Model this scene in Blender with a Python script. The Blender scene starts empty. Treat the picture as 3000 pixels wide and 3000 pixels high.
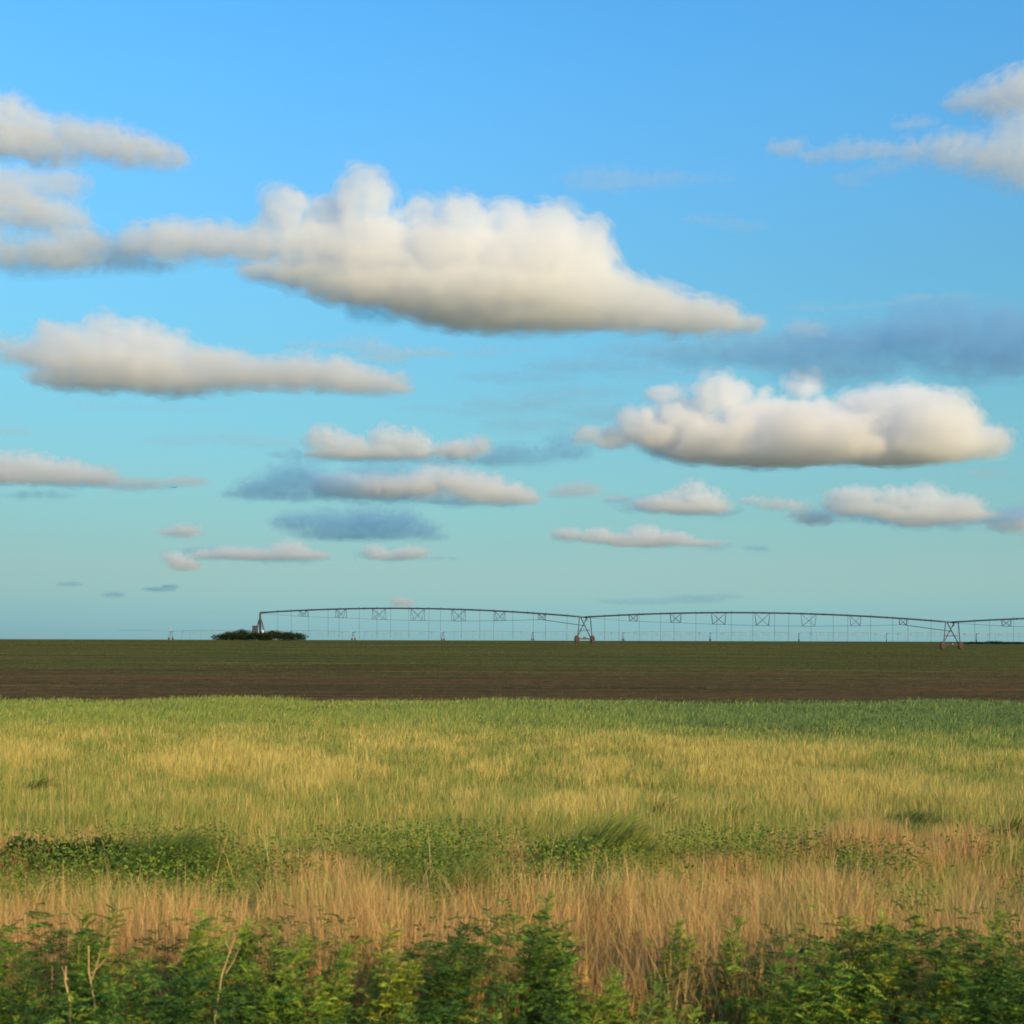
import bpy, bmesh, math, random
import numpy as np
from mathutils import Vector, Matrix, Euler

random.seed(7)
rng = np.random.default_rng(11)
scene = bpy.context.scene
COL = scene.collection
R = math.radians

# ------------------------------------------------------------------ helpers
CAM_H = 2.0
FPX = 4000.0            # focal length in photograph pixels (3000 px wide)


def horizon(px):
    return 1876.5 + (px - 1500.0) * 0.0027


def at(px, py, dist):
    """World point seen at photograph pixel (px, py) at the forward distance dist."""
    return Vector(((px - 1500.0) / FPX * dist, dist, CAM_H - (py - horizon(px)) / FPX * dist))


def link(o, parent=None):
    COL.objects.link(o)
    if parent is not None:
        o.parent = parent
    return o


def tag(o, label=None, cat=None, group=None, kind=None):
    if label:
        o['label'] = label
    if cat:
        o['category'] = cat
    if group:
        o['group'] = group
    if kind:
        o['kind'] = kind
    return o


def empty(name, loc, rz=0.0):
    o = bpy.data.objects.new(name, None)
    o.empty_display_size = 0.3
    o.location = loc
    o.rotation_euler = (0, 0, rz)
    return link(o)


def mesh_from(name, verts, faces, mat=None, parent=None, smooth=False, mats=None, fmat=None):
    me = bpy.data.meshes.new(name)
    me.from_pydata([tuple(v) for v in verts], [], faces)
    for m in (mats if mats else ([mat] if mat else [])):
        me.materials.append(m)
    if fmat is not None:
        me.polygons.foreach_set('material_index', fmat)
    if smooth:
        me.polygons.foreach_set('use_smooth', [True] * len(me.polygons))
    me.update()
    return link(bpy.data.objects.new(name, me), parent)


def big_mesh(name, verts, loops, starts, totals, mat, cols=None, parent=None, smooth=False):
    """Fast mesh from numpy arrays; cols = one RGB per vertex."""
    me = bpy.data.meshes.new(name)
    me.vertices.add(len(verts))
    me.vertices.foreach_set('co', np.ascontiguousarray(verts, dtype=np.float32).ravel())
    me.loops.add(len(loops))
    me.loops.foreach_set('vertex_index', np.ascontiguousarray(loops, dtype=np.int32))
    me.polygons.add(len(starts))
    me.polygons.foreach_set('loop_start', np.ascontiguousarray(starts, dtype=np.int32))
    me.polygons.foreach_set('loop_total', np.ascontiguousarray(totals, dtype=np.int32))
    if smooth:
        me.polygons.foreach_set('use_smooth', np.ones(len(starts), dtype=bool))
    me.update(calc_edges=True)
    me.validate()
    if cols is not None:
        a = me.color_attributes.new('tint', 'FLOAT_COLOR', 'POINT')
        c4 = np.ones((len(verts), 4), dtype=np.float32)
        c4[:, :3] = cols
        a.data.foreach_set('color', c4.ravel())
    me.materials.append(mat)
    return link(bpy.data.objects.new(name, me), parent)


class MB:
    """Collects boxes, bars and tubes into one mesh."""

    def __init__(s):
        s.v, s.f, s.m = [], [], []

    def add(s, verts, faces, mi=0):
        b = len(s.v)
        s.v += [tuple(v) for v in verts]
        s.f += [tuple(i + b for i in f) for f in faces]
        s.m += [mi] * len(faces)

    def box(s, c, size, rz=0.0, mi=0):
        hx, hy, hz = size[0] / 2, size[1] / 2, size[2] / 2
        ca, sa = math.cos(rz), math.sin(rz)
        vs = []
        for z in (-hz, hz):
            for x, y in ((-hx, -hy), (hx, -hy), (hx, hy), (-hx, hy)):
                vs.append((c[0] + x * ca - y * sa, c[1] + x * sa + y * ca, c[2] + z))
        s.add(vs, [(3, 2, 1, 0), (4, 5, 6, 7), (0, 1, 5, 4), (1, 2, 6, 5), (2, 3, 7, 6), (3, 0, 4, 7)], mi)

    def tube(s, pts, r, n=8, mi=0, r2=None, caps=True):
        pts = [Vector(p) for p in pts]
        k = len(pts)
        rings = []
        up0 = None
        for i, p in enumerate(pts):
            t = (pts[min(i + 1, k - 1)] - pts[max(i - 1, 0)])
            if t.length < 1e-9:
                t = Vector((0, 0, 1))
            t.normalize()
            if up0 is None:
                up0 = Vector((0, 0, 1)) if abs(t.z) < 0.9 else Vector((1, 0, 0))
            a = t.cross(up0)
            if a.length < 1e-6:
                a = t.orthogonal()
            a.normalize()
            b = a.cross(t).normalized()
            up0 = b
            rr = r if r2 is None else r + (r2 - r) * i / max(1, k - 1)
            if isinstance(r, (list, tuple)):
                rr = r[i]
            rings.append([p + a * (math.cos(2 * math.pi * j / n) * rr) + b * (math.sin(2 * math.pi * j / n) * rr) for j in range(n)])
        vs = [v for ring in rings for v in ring]
        fs = []
        for i in range(k - 1):
            for j in range(n):
                fs.append((i * n + j, i * n + (j + 1) % n, (i + 1) * n + (j + 1) % n, (i + 1) * n + j))
        if caps:
            fs.append(tuple(reversed(range(n))))
            fs.append(tuple((k - 1) * n + j for j in range(n)))
        s.add(vs, fs, mi)

    def lathe(s, c, axis, prof, n=28, mi=0):
        """prof: list of (offset along axis, radius)."""
        axis = Vector(axis).normalized()
        a = axis.orthogonal().normalized()
        b = axis.cross(a)
        c = Vector(c)
        vs, fs = [], []
        for (o, r) in prof:
            for j in range(n):
                t = 2 * math.pi * j / n
                vs.append(c + axis * o + a * (math.cos(t) * r) + b * (math.sin(t) * r))
        for i in range(len(prof) - 1):
            for j in range(n):
                fs.append((i * n + j, i * n + (j + 1) % n, (i + 1) * n + (j + 1) % n, (i + 1) * n + j))
        fs.append(tuple(reversed(range(n))))
        fs.append(tuple((len(prof) - 1) * n + j for j in range(n)))
        s.add(vs, fs, mi)

    def build(s, name, mats, parent=None, smooth=False):
        if not isinstance(mats, (list, tuple)):
            mats = [mats]
        return mesh_from(name, s.v, s.f, parent=parent, smooth=smooth, mats=mats, fmat=s.m)


def new_mat(name):
    m = bpy.data.materials.new(name)
    m.use_nodes = True
    nt = m.node_tree
    nt.nodes.clear()
    return m, nt.nodes, nt.links


def srgb(r, g, b):
    def f(c):
        c /= 255.0
        return c / 12.92 if c <= 0.04045 else ((c + 0.055) / 1.055) ** 2.4
    return (f(r), f(g), f(b))


def simple_mat(name, col, rough=0.6, metal=0.0, var=0.25, scale=6.0):
    """Principled with a blotchy procedural variation of its own colour."""
    m, N, L = new_mat(name)
    out = N.new('ShaderNodeOutputMaterial')
    p = N.new('ShaderNodeBsdfPrincipled')
    tc = N.new('ShaderNodeTexCoord')
    nz = N.new('ShaderNodeTexNoise')
    nz.inputs['Scale'].default_value = scale
    nz.inputs['Detail'].default_value = 5
    mp = N.new('ShaderNodeMapRange')
    mp.inputs['From Min'].default_value = 0.3
    mp.inputs['From Max'].default_value = 0.7
    mp.inputs['To Min'].default_value = 1 - var
    mp.inputs['To Max'].default_value = 1 + var
    mx = N.new('ShaderNodeVectorMath')
    mx.operation = 'SCALE'
    mx.inputs[0].default_value = col
    L.new(tc.outputs['Object'], nz.inputs['Vector'])
    L.new(nz.outputs['Fac'], mp.inputs['Value'])
    L.new(mp.outputs['Result'], mx.inputs['Scale'])
    L.new(mx.outputs['Vector'], p.inputs['Base Color'])
    p.inputs['Roughness'].default_value = rough
    p.inputs['Metallic'].default_value = metal
    L.new(p.outputs[0], out.inputs['Surface'])
    return m


# ---- vectorised noise
_perm = rng.permutation(4096).astype(np.int64)
_val = rng.random(4096)


def vnoise(p):
    """Smooth value noise in [0,1]; p is (n,2) or (n,3)."""
    p = np.asarray(p, dtype=np.float64)
    if p.shape[1] == 2:
        p = np.column_stack([p, np.zeros(len(p))])
    i = np.floor(p).astype(np.int64)
    f = p - i
    f = f * f * f * (f * (f * 6 - 15) + 10)
    out = np.zeros(len(p))
    for dx in (0, 1):
        for dy in (0, 1):
            for dz in (0, 1):
                h = _perm[(_perm[(_perm[(i[:, 0] + dx) & 4095] + i[:, 1] + dy) & 4095] + i[:, 2] + dz) & 4095]
                w = (f[:, 0] if dx else 1 - f[:, 0]) * (f[:, 1] if dy else 1 - f[:, 1]) * (f[:, 2] if dz else 1 - f[:, 2])
                out += w * _val[h]
    return out


def fbm(p, oct=4, gain=0.5):
    a, s, t = 1.0, 0.0, 0.0
    p = np.asarray(p, dtype=np.float64)
    for k in range(oct):
        s = s + a * vnoise(p * 2.0 ** k + 17.3 * k)
        t += a
        a *= gain
    return s / t


def billow(p, oct=4, gain=0.5):
    a, s, t = 1.0, 0.0, 0.0
    p = np.asarray(p, dtype=np.float64)
    for k in range(oct):
        s = s + a * np.abs(2 * vnoise(p * 2.0 ** k + 9.1 * k) - 1)
        t += a
        a *= gain
    return s / t


def smooth01(x, a, b):
    t = np.clip((x - a) / (b - a), 0, 1)
    return t * t * (3 - 2 * t)


# ------------------------------------------------------------------ camera
cam = bpy.data.cameras.new('camera')
cam.sensor_width = 36.0
cam.lens = FPX / 3000.0 * 36.0
cam.shift_y = 376.5 / 3000.0
cam.clip_start = 0.1
cam.clip_end = 200000.0
cam.dof.use_dof = True
cam.dof.focus_distance = 120.0
cam.dof.aperture_fstop = 5.6
co = bpy.data.objects.new('camera', cam)
co.location = (0, 0, CAM_H)
co.rotation_euler = (R(90), 0, 0)
COL.objects.link(co)
co.rotation_euler = (Matrix.Rotation(R(90), 3, 'X') @ Matrix.Rotation(math.atan(0.0027), 3, 'Z')).to_euler()
scene.camera = co

# ------------------------------------------------------------------ light
SUN_EL = R(22.0)
SUN_AZ = R(140.0)        # clockwise from +Y (the view direction): behind the camera, to the right
sd = Vector((math.sin(SUN_AZ) * math.cos(SUN_EL), math.cos(SUN_AZ) * math.cos(SUN_EL), math.sin(SUN_EL)))
sl = bpy.data.lights.new('sun', 'SUN')
sl.energy = 4.8
sl.angle = R(0.53)
sl.color = (1.0, 0.66, 0.25)
so = bpy.data.objects.new('sun', sl)
so.rotation_euler = sd.to_track_quat('Z', 'Y').to_euler()
so.location = (20, -20, 30)
COL.objects.link(so)

w = bpy.data.worlds.new('World')
scene.world = w
w.use_nodes = True
nt = w.node_tree
nt.nodes.clear()
wo = nt.nodes.new('ShaderNodeOutputWorld')
bg = nt.nodes.new('ShaderNodeBackground')
sky = nt.nodes.new('ShaderNodeTexSky')
sky.sky_type = 'NISHITA'
sky.sun_disc = False
sky.sun_elevation = SUN_EL
sky.sun_rotation = SUN_AZ
sky.altitude = 300
sky.air_density = 1.0
sky.dust_density = 0.6
sky.ozone_density = 1.0
bg.inputs['Strength'].default_value = 0.087
# the clear-evening hue of this sky: a tint that depends on elevation only
geo = nt.nodes.new('ShaderNodeTexCoord')
sep = nt.nodes.new('ShaderNodeSeparateXYZ')
ramp = nt.nodes.new('ShaderNodeValToRGB')
mul = nt.nodes.new('ShaderNodeVectorMath')
mul.operation = 'MULTIPLY'
nt.links.new(geo.outputs['Generated'], sep.inputs[0])
nt.links.new(sep.outputs['Z'], ramp.inputs['Fac'])
SKY_TINT = [(0.0, (0.404, 0.835, 1.379)), (0.0104, (0.378, 0.772, 1.247)), (0.0216, (0.393, 0.733, 1.098)), (0.0341, (0.443, 0.731, 0.963)), (0.0491, (0.5, 0.732, 0.877)), (0.069, (0.52, 0.782, 0.846)), (0.0937, (0.56, 0.877, 0.881)), (0.1183, (0.612, 0.989, 0.971)), (0.1668, (0.664, 1.188, 1.176)), (0.214, (0.723, 1.381, 1.429)), (0.2711, (0.795, 1.594, 1.746)), (0.3254, (0.844, 1.793, 2.108)), (0.3767, (0.831, 1.94, 2.369)), (0.4154, (0.8, 2.0, 2.532)), (1.0, (0.72, 1.8, 2.279))]
el = ramp.color_ramp.elements
el[0].position, el[0].color = SKY_TINT[0][0], (*[c / 3 for c in SKY_TINT[0][1]], 1)
el[1].position, el[1].color = SKY_TINT[-1][0], (*[c / 3 for c in SKY_TINT[-1][1]], 1)
for p_, c_ in SKY_TINT[1:-1]:
    e = el.new(p_)
    e.color = (*[c / 3 for c in c_], 1)
sc3 = nt.nodes.new('ShaderNodeVectorMath')
sc3.operation = 'SCALE'
sc3.inputs['Scale'].default_value = 3.0
nt.links.new(ramp.outputs['Color'], sc3.inputs[0])
nt.links.new(sky.outputs[0], mul.inputs[0])
nt.links.new(sc3.outputs['Vector'], mul.inputs[1])
# low sky: as pale away from the sun's side as towards it
k1 = nt.nodes.new('ShaderNodeMath')
k1.operation = 'MULTIPLY_ADD'
k1.inputs[1].default_value = -4.0
k1.inputs[2].default_value = 1.0
k1.use_clamp = True
k2 = nt.nodes.new('ShaderNodeMath')
k2.operation = 'MULTIPLY'
k3 = nt.nodes.new('ShaderNodeMath')
k3.operation = 'MULTIPLY_ADD'
k3.inputs[1].default_value = 0.60
k3.inputs[2].default_value = 1.0
even = nt.nodes.new('ShaderNodeVectorMath')
even.operation = 'SCALE'
nt.links.new(sep.outputs['Z'], k1.inputs[0])
nt.links.new(k1.outputs[0], k2.inputs[0])
nt.links.new(sep.outputs['X'], k2.inputs[1])
nt.links.new(k2.outputs[0], k3.inputs[0])
nt.links.new(mul.outputs['Vector'], even.inputs[0])
nt.links.new(k3.outputs[0], even.inputs['Scale'])
nt.links.new(even.outputs['Vector'], bg.inputs['Color'])
nt.links.new(bg.outputs[0], wo.inputs['Surface'])

scene.view_settings.view_transform = 'Standard'
scene.view_settings.look = 'None'
scene.view_settings.exposure = 0.2
scene.view_settings.gamma = 1.0
scene.render.engine = 'CYCLES'
scene.cycles.use_denoising = True
scene.cycles.filter_width = 1.7
scene.cycles.use_adaptive_sampling = True
scene.cycles.adaptive_threshold = 0.02
scene.cycles.max_bounces = 32
scene.cycles.volume_bounces = 16
scene.cycles.transparent_max_bounces = 48
scene.cycles.diffuse_bounces = 3
# ------------------------------------------------------------------ clouds
# Each cloud is a closed lumpy body at its own distance and size, filled with an even scattering volume.
CK = 1.553              # traced on a 1932-px wide view of the photograph


def cloud_mat(name, density, color, scale=None, cut=0.5):
    """Even vapour, or (with a scale) vapour torn by fractal noise of that size in metres."""
    m, N, L = new_mat(name)
    out = N.new('ShaderNodeOutputMaterial')
    v = N.new('ShaderNodeVolumePrincipled')
    v.inputs['Color'].default_value = (*color, 1)
    v.inputs['Density'].default_value = density
    v.inputs['Anisotropy'].default_value = 0.2
    L.new(v.outputs[0], out.inputs['Volume'])
    if scale:
        tc = N.new('ShaderNodeTexCoord')
        nz = N.new('ShaderNodeTexNoise')
        nz.inputs['Scale'].default_value = 1.0 / scale
        nz.inputs['Detail'].default_value = 4
        nz.inputs['Roughness'].default_value = 0.6
        mp = N.new('ShaderNodeMapRange')
        mp.interpolation_type = 'SMOOTHSTEP'
        mp.inputs['From Min'].default_value = cut - 0.1
        mp.inputs['From Max'].default_value = cut + 0.14
        mp.inputs['To Min'].default_value = 0
        mp.inputs['To Max'].default_value = density
        L.new(tc.outputs['Object'], nz.inputs['Vector'])
        L.new(nz.outputs['Fac'], mp.inputs['Value'])
        L.new(mp.outputs['Result'], v.inputs['Density'])
        m.cycles.volume_step_rate = 0.3
    return m


TORN = 2
_ico = {}


def ico(sub):
    if sub not in _ico:
        bm = bmesh.new()
        bmesh.ops.create_icosphere(bm, subdivisions=sub, radius=1.0)
        _ico[sub] = (np.array([v.co[:] for v in bm.verts]), np.array([[v.index for v in f.verts] for f in bm.faces]))
        bm.free()
    return _ico[sub]


def make_cloud(label, blobs, dist, mfp=34.0, amp=0.30, color=(0.987, 0.988, 0.997), vox=7.0, lump=60.0,
               depth=0.8, seed=0, group='clouds in the sky', flat=None, puffs=0, name='cloud', smooth=4,
               shells=((1.5, 0.42, 1.8), (1.14, 0.5, 1.0), (0.80, 0.42, 0.5))):
    """blobs: (x, y, rx, ry[, depth offset in px]) on the 1932-px view; mfp, vox, lump in photograph pixels."""
    r_ = np.random.default_rng(1000 + seed)
    if dist > 8000 and color[0] > 0.97:
        mfp *= 0.62                                 # small far cumulus are dense
    mpp = dist / FPX
    small = dist > 8000 and color[0] > 0.97
    if small:
        lump *= 0.8
        amp = max(amp, 0.42)
        vox *= 0.75
        smooth = 2
    sv, sf = ico(3)
    bl = [tuple(b) for b in blobs]
    for k in range(puffs):
        b = bl[r_.integers(len(blobs))]
        t = r_.uniform(0.15, 0.85) * math.pi
        s = r_.uniform(0.25, 0.45)
        bl.append((b[0] + b[2] * math.cos(t) * 0.85, b[1] - b[3] * math.sin(t) * 0.8,
                   b[2] * s, b[3] * s * 1.15, r_.uniform(-0.6, 0.3) * b[2] * depth))
    if small:                                       # rounded heads along the top
        for b in blobs:
            for k in range(max(1, int(b[2] / b[3] * 0.9))):
                s = b[3] * r_.uniform(0.45, 0.8)
                xx = b[0] + b[2] * r_.uniform(-0.75, 0.75)
                bl.append((xx, b[1] - b[3] * r_.uniform(0.25, 0.75) * (1 - ((xx - b[0]) / b[2]) ** 2), s * r_.uniform(1.0, 1.5), s, -b[3] * r_.uniform(0, 0.8)))
    cx = sum(b[0] for b in blobs) / len(blobs) * CK
    cy = sum(b[1] for b in blobs) / len(blobs) * CK
    origin = at(cx, cy, dist)
    VV, LL, SS, TT, MI, nv0, nl0 = [], [], [], [], [], 0, 0
    mats = []
    for si, (grow, dens, rough) in enumerate(shells):
        V, F, n = [], [], 0
        for b in bl:
            x, y, rx, ry = (c * CK for c in b[:4])
            dz = b[4] * CK if len(b) > 4 else 0.0
            g = grow if grow < 1 else 1 + (grow - 1) * min(1.0, 40.0 / ry)
            rd = max(min(rx, 4 * ry), ry) * depth
            v = sv * np.array([rx * (1 + (g - 1) * min(1, ry / rx * 1.5)), rd * g, ry * g]) + np.array([x - cx, dz, -(y - cy)])
            V.append(v)
            F.append(sf + n)
            n += len(v)
        V = np.vstack(V)
        F = np.vstack(F)
        me = bpy.data.meshes.new('tmp')
        me.from_pydata(V.tolist(), [], F.tolist())
        o = bpy.data.objects.new('tmp', me)
        COL.objects.link(o)
        md = o.modifiers.new('r', 'REMESH')
        md.mode = 'VOXEL'
        md.voxel_size = vox
        ms = o.modifiers.new('s', 'SMOOTH')
        ms.factor = 0.5
        ms.iterations = smooth
        dg = bpy.context.evaluated_depsgraph_get()
        m2 = bpy.data.meshes.new_from_object(o.evaluated_get(dg))
        bpy.data.objects.remove(o)
        nv = len(m2.vertices)
        if nv == 0:
            continue
        co_ = np.empty(nv * 3, dtype=np.float32)
        m2.vertices.foreach_get('co', co_)
        co_ = co_.reshape(-1, 3).astype(np.float64)
        no = np.empty(nv * 3, dtype=np.float32)
        m2.vertex_normals.foreach_get('vector', no)
        no = no.reshape(-1, 3)
        p = co_ / lump + 31.7 * seed
        d1 = billow(p, 4, 0.5)                       # cauliflower lumps
        d2 = fbm(p * 0.45 + 5.0, 3) - 0.5
        d3 = fbm(p * 1.3 + 40.0 * (si + 1), 4, 0.6) - 0.5   # torn edges, different in each shell
        up = smooth01(no[:, 2], -0.5, 0.3)           # undersides stay smooth
        dsp = lump * amp * ((d1 - 0.30) * (0.35 + 0.95 * up) + 0.9 * d2 + rough * d3)
        co_ = co_ + no * dsp[:, None]
        if flat is not None:                          # the level base of a cumulus
            zb = -(flat * CK - cy) - (grow - 1) * 12
            k = 14.0
            co_[:, 2] = np.where(co_[:, 2] < zb + k, zb + k - k * (1 - np.exp(-(zb + k - co_[:, 2]) / k)), co_[:, 2])
        nl = len(m2.loops)
        li = np.empty(nl, dtype=np.int32)
        m2.loops.foreach_get('vertex_index', li)
        npol = len(m2.polygons)
        ls = np.empty(npol, dtype=np.int32)
        lt = np.empty(npol, dtype=np.int32)
        m2.polygons.foreach_get('loop_start', ls)
        m2.polygons.foreach_get('loop_total', lt)
        bpy.data.meshes.remove(m2)
        VV.append(co_ * mpp)
        LL.append(li + nv0)
        SS.append(ls + nl0)
        TT.append(lt)
        MI.append(np.full(npol, len(mats), dtype=np.int32))
        nv0 += nv
        nl0 += nl
        mats.append(cloud_mat('cloud_vapour', dens / (1.85 * mfp * mpp), color, lump * (0.8 if si == 0 else 0.55) * mpp if si < TORN else None))
    VV, LL, SS, TT, MI = (np.concatenate(a) for a in (VV, LL, SS, TT, MI))
    m3 = bpy.data.meshes.new(name)
    m3.vertices.add(len(VV))
    m3.vertices.foreach_set('co', VV.astype(np.float32).ravel())
    m3.loops.add(len(LL))
    m3.loops.foreach_set('vertex_index', LL)
    m3.polygons.add(len(SS))
    m3.polygons.foreach_set('loop_start', SS)
    m3.polygons.foreach_set('loop_total', TT)
    for m in mats:
        m3.materials.append(m)
    m3.polygons.foreach_set('material_index', MI)
    m3.polygons.foreach_set('use_smooth', np.ones(len(SS), dtype=bool))
    m3.update(calc_edges=True)
    oo = bpy.data.objects.new(name, m3)
    oo.location = origin
    COL.objects.link(oo)
    tag(oo, label, 'cloud', group)
    return oo


make_cloud('largest cumulus cloud in the sky, with a domed bright top and tails on both sides',
           [(690, 385, 54, 58, -40), (615, 408, 56, 46, 20), (540, 402, 46, 44, -30), (520, 425, 40, 40), (790, 402, 32, 36), (872, 428, 54, 46, -50),
            (955, 432, 62, 52), (1040, 442, 78, 60), (1105, 455, 52, 52), (1010, 500, 160, 72), (850, 490, 140, 75), (700, 478, 130, 70),
            (590, 470, 90, 50), (480, 462, 70, 34), (400, 455, 62, 36), (325, 455, 62, 36), (262, 456, 44, 30),
            (900, 560, 200, 48), (1070, 560, 150, 56), (1190, 578, 120, 42), (1300, 597, 105, 28), (1390, 608, 55, 18),
            (740, 545, 170, 32), (620, 525, 120, 22), (520, 512, 80, 16), (1000, 600, 210, 24)],
           4400, mfp=27, lump=80, amp=0.27, seed=1, vox=6.5, puffs=12, smooth=3, shells=((1.42, 0.34, 1.7), (1.10, 0.5, 0.8), (0.86, 0.5, 0.4)))
make_cloud('bright many headed cumulus low on the right with a small round dome on its top',
           [(1518, 722, 40, 24, 30), (1350, 750, 50, 40, -30), (1390, 742, 36, 28, 10), (1250, 744, 38, 16, 0), (1440, 742, 18, 14, 0), (1690, 765, 105, 44, 30),
            (1745, 800, 80, 58, -60), (1800, 800, 56, 40, 0), (1850, 832, 58, 32, 0), (1640, 785, 70, 34, 40), (1550, 775, 66, 30, 40), (1200, 803, 44, 24, -30),
            (1270, 800, 36, 22, -50), (1300, 806, 30, 18, -60), (1390, 812, 34, 38, -60), (1325, 838, 60, 28, -80), (1490, 822, 60, 42, -90), (1560, 832, 60, 40, -80), (1615, 848, 44, 22, -60),
            (1740, 845, 100, 32, -30), (1230, 832, 46, 20, -60), (1110, 826, 34, 16, -20), (1150, 838, 34, 14, -20), (1450, 852, 200, 20, 0), (1480, 868, 200, 12, 20), (1700, 862, 160, 14, 0), (1450, 778, 90, 26, 20), (1290, 775, 60, 22, 20), (1180, 818, 60, 16, 0), (1440, 822, 230, 42, 90), (1700, 812, 160, 54, 60), (1300, 806, 110, 32, 70)],
           7600, mfp=22, lump=58, amp=0.42, seed=2, vox=5, flat=880, puffs=30, smooth=3, shells=((1.34, 0.34, 1.5), (1.08, 0.5, 0.7), (0.86, 0.55, 0.3)))
make_cloud('long low cloud on the left with a peaked hump near its left end',
           [(190, 632, 42, 38), (240, 645, 70, 36), (130, 650, 70, 34), (80, 670, 56, 28), (300, 665, 70, 34), (380, 690, 90, 26), (470, 703, 90, 24),
            (550, 705, 80, 26), (620, 708, 70, 26), (690, 722, 70, 20), (740, 735, 44, 10), (210, 690, 140, 34), (320, 712, 150, 26), (180, 715, 130, 20)],
           6000, mfp=25, lump=62, amp=0.36, seed=3, vox=6, flat=742, puffs=10)
make_cloud('wedge of cloud at the upper left edge thinning to a point on the right',
           [(-60, 220, 70, 62), (10, 232, 60, 50), (70, 255, 60, 36), (130, 265, 60, 34), (190, 270, 56, 32), (250, 283, 60, 28), (310, 297, 44, 18), (60, 278, 90, 18)],
           3600, mfp=28, lump=55, amp=0.38, seed=4, vox=6, puffs=8)
make_cloud('ragged double layered cloud on the left edge under the wedge of cloud',
           [(-40, 345, 70, 30), (40, 345, 46, 24), (110, 348, 50, 26), (20, 375, 60, 26), (60, 405, 90, 24), (130, 410, 44, 16), (-40, 400, 60, 36), (-40, 460, 60, 40), (20, 480, 44, 18), (100, 478, 70, 22), (150, 455, 50, 24)],
           4100, mfp=38, lump=55, amp=0.38, seed=5, vox=6, puffs=8)
make_cloud('upper of two soft clouds cut off by the right edge, near the top',
           [(1940, 172, 80, 44), (1880, 185, 64, 30), (1825, 192, 44, 15)], 5200, mfp=42, lump=50, seed=6, vox=6, color=(0.97, 0.965, 0.975))
make_cloud('lower of two soft clouds cut off by the right edge, trailing a ragged streak',
           [(1945, 300, 90, 50), (1880, 295, 76, 38), (1800, 285, 64, 28), (1730, 285, 44, 18), (1930, 240, 50, 30), (1660, 285, 34, 12), (1600, 285, 40, 14), (1480, 280, 36, 10), (1540, 292, 36, 8)],
           5000, mfp=52, lump=46, amp=0.45, seed=7, vox=6, color=(0.96, 0.965, 0.98))
make_cloud('small cloud fragment peeping in at the left edge beside the peaked cloud',
           [(-10, 655, 36, 24), (10, 668, 24, 18)], 6000, mfp=36, lump=40, seed=8, vox=5)
make_cloud('low flat topped cloud at the left edge not far above the skyline',
           [(-20, 885, 70, 26), (50, 885, 60, 24), (110, 892, 60, 20), (170, 898, 50, 16), (60, 902, 120, 12)], 9000, mfp=34, lump=40, seed=9, vox=5, flat=915)
make_cloud('cloud of two cream puffs in the lower middle with a dark shaded right end',
           [(615, 832, 34, 22), (660, 842, 40, 16), (735, 835, 40, 24), (775, 845, 40, 20), (860, 850, 44, 16), (900, 842, 28, 14), (700, 855, 130, 12)],
           8200, mfp=26, lump=44, seed=10, vox=4.5, flat=868, puffs=6)
make_cloud('leaning cream cloud just below the two cream puffs',
           [(815, 895, 34, 16), (850, 908, 50, 24), (900, 920, 50, 24), (950, 932, 50, 18), (990, 942, 30, 10), (790, 915, 60, 20), (720, 918, 70, 18), (650, 915, 60, 16)],
           9500, mfp=24, lump=40, seed=11, vox=4.5, flat=952, puffs=4)
SHADE = (0.46, 0.76, 0.99)  # shade on unlit clouds, put into their blue-grey scatter colour
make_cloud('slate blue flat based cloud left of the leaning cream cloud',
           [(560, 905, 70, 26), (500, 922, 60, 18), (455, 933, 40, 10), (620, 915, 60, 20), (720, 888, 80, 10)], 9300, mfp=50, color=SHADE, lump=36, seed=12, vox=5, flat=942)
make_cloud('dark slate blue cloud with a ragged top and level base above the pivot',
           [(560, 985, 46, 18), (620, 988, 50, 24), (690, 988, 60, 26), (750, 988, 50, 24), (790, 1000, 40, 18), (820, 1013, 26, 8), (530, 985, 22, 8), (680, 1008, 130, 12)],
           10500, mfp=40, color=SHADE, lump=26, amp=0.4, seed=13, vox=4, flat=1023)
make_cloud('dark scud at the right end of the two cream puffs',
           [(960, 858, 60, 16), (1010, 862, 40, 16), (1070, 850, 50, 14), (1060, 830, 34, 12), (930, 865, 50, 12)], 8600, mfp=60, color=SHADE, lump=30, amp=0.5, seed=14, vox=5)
make_cloud('broad slate blue veil of cloud at the right edge above the many headed cumulus',
           [(1900, 640, 180, 60), (1740, 640, 170, 48), (1600, 650, 150, 36), (1480, 665, 130, 26), (1350, 675, 120, 18), (1800, 590, 150, 24), (1560, 690, 160, 26), (1880, 690, 150, 26)],
           6300, mfp=72, color=(0.45, 0.72, 0.99), lump=90, amp=0.3, seed=15, vox=10, depth=0.5)  # bluish scatter colour paints this veil as lying in shade
make_cloud('thin grey blue streaks of cloud in the middle left of the many headed cumulus',
           [(1080, 740, 130, 14), (980, 765, 120, 16), (1130, 775, 90, 16), (900, 775, 80, 10), (1020, 800, 120, 14), (800, 770, 60, 8)],
           9000, mfp=120, color=(0.62, 0.82, 0.98), lump=60, amp=0.4, seed=16, vox=7, depth=0.5)  # shaded look of the streaks comes from their grey-blue colour
make_cloud('pale lilac wisp above the right shoulder of the largest cumulus',
           [(1140, 340, 90, 18), (1230, 338, 90, 14), (1320, 336, 70, 8)], 5200, mfp=150, lump=50, amp=0.3, seed=17, vox=6, depth=0.5)
make_cloud('fainter pale wisp right of the largest cumulus in open blue',
           [(1340, 415, 60, 8), (1400, 428, 50, 8)], 5400, mfp=110, lump=40, amp=0.3, seed=18, vox=5, depth=0.5)
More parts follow.
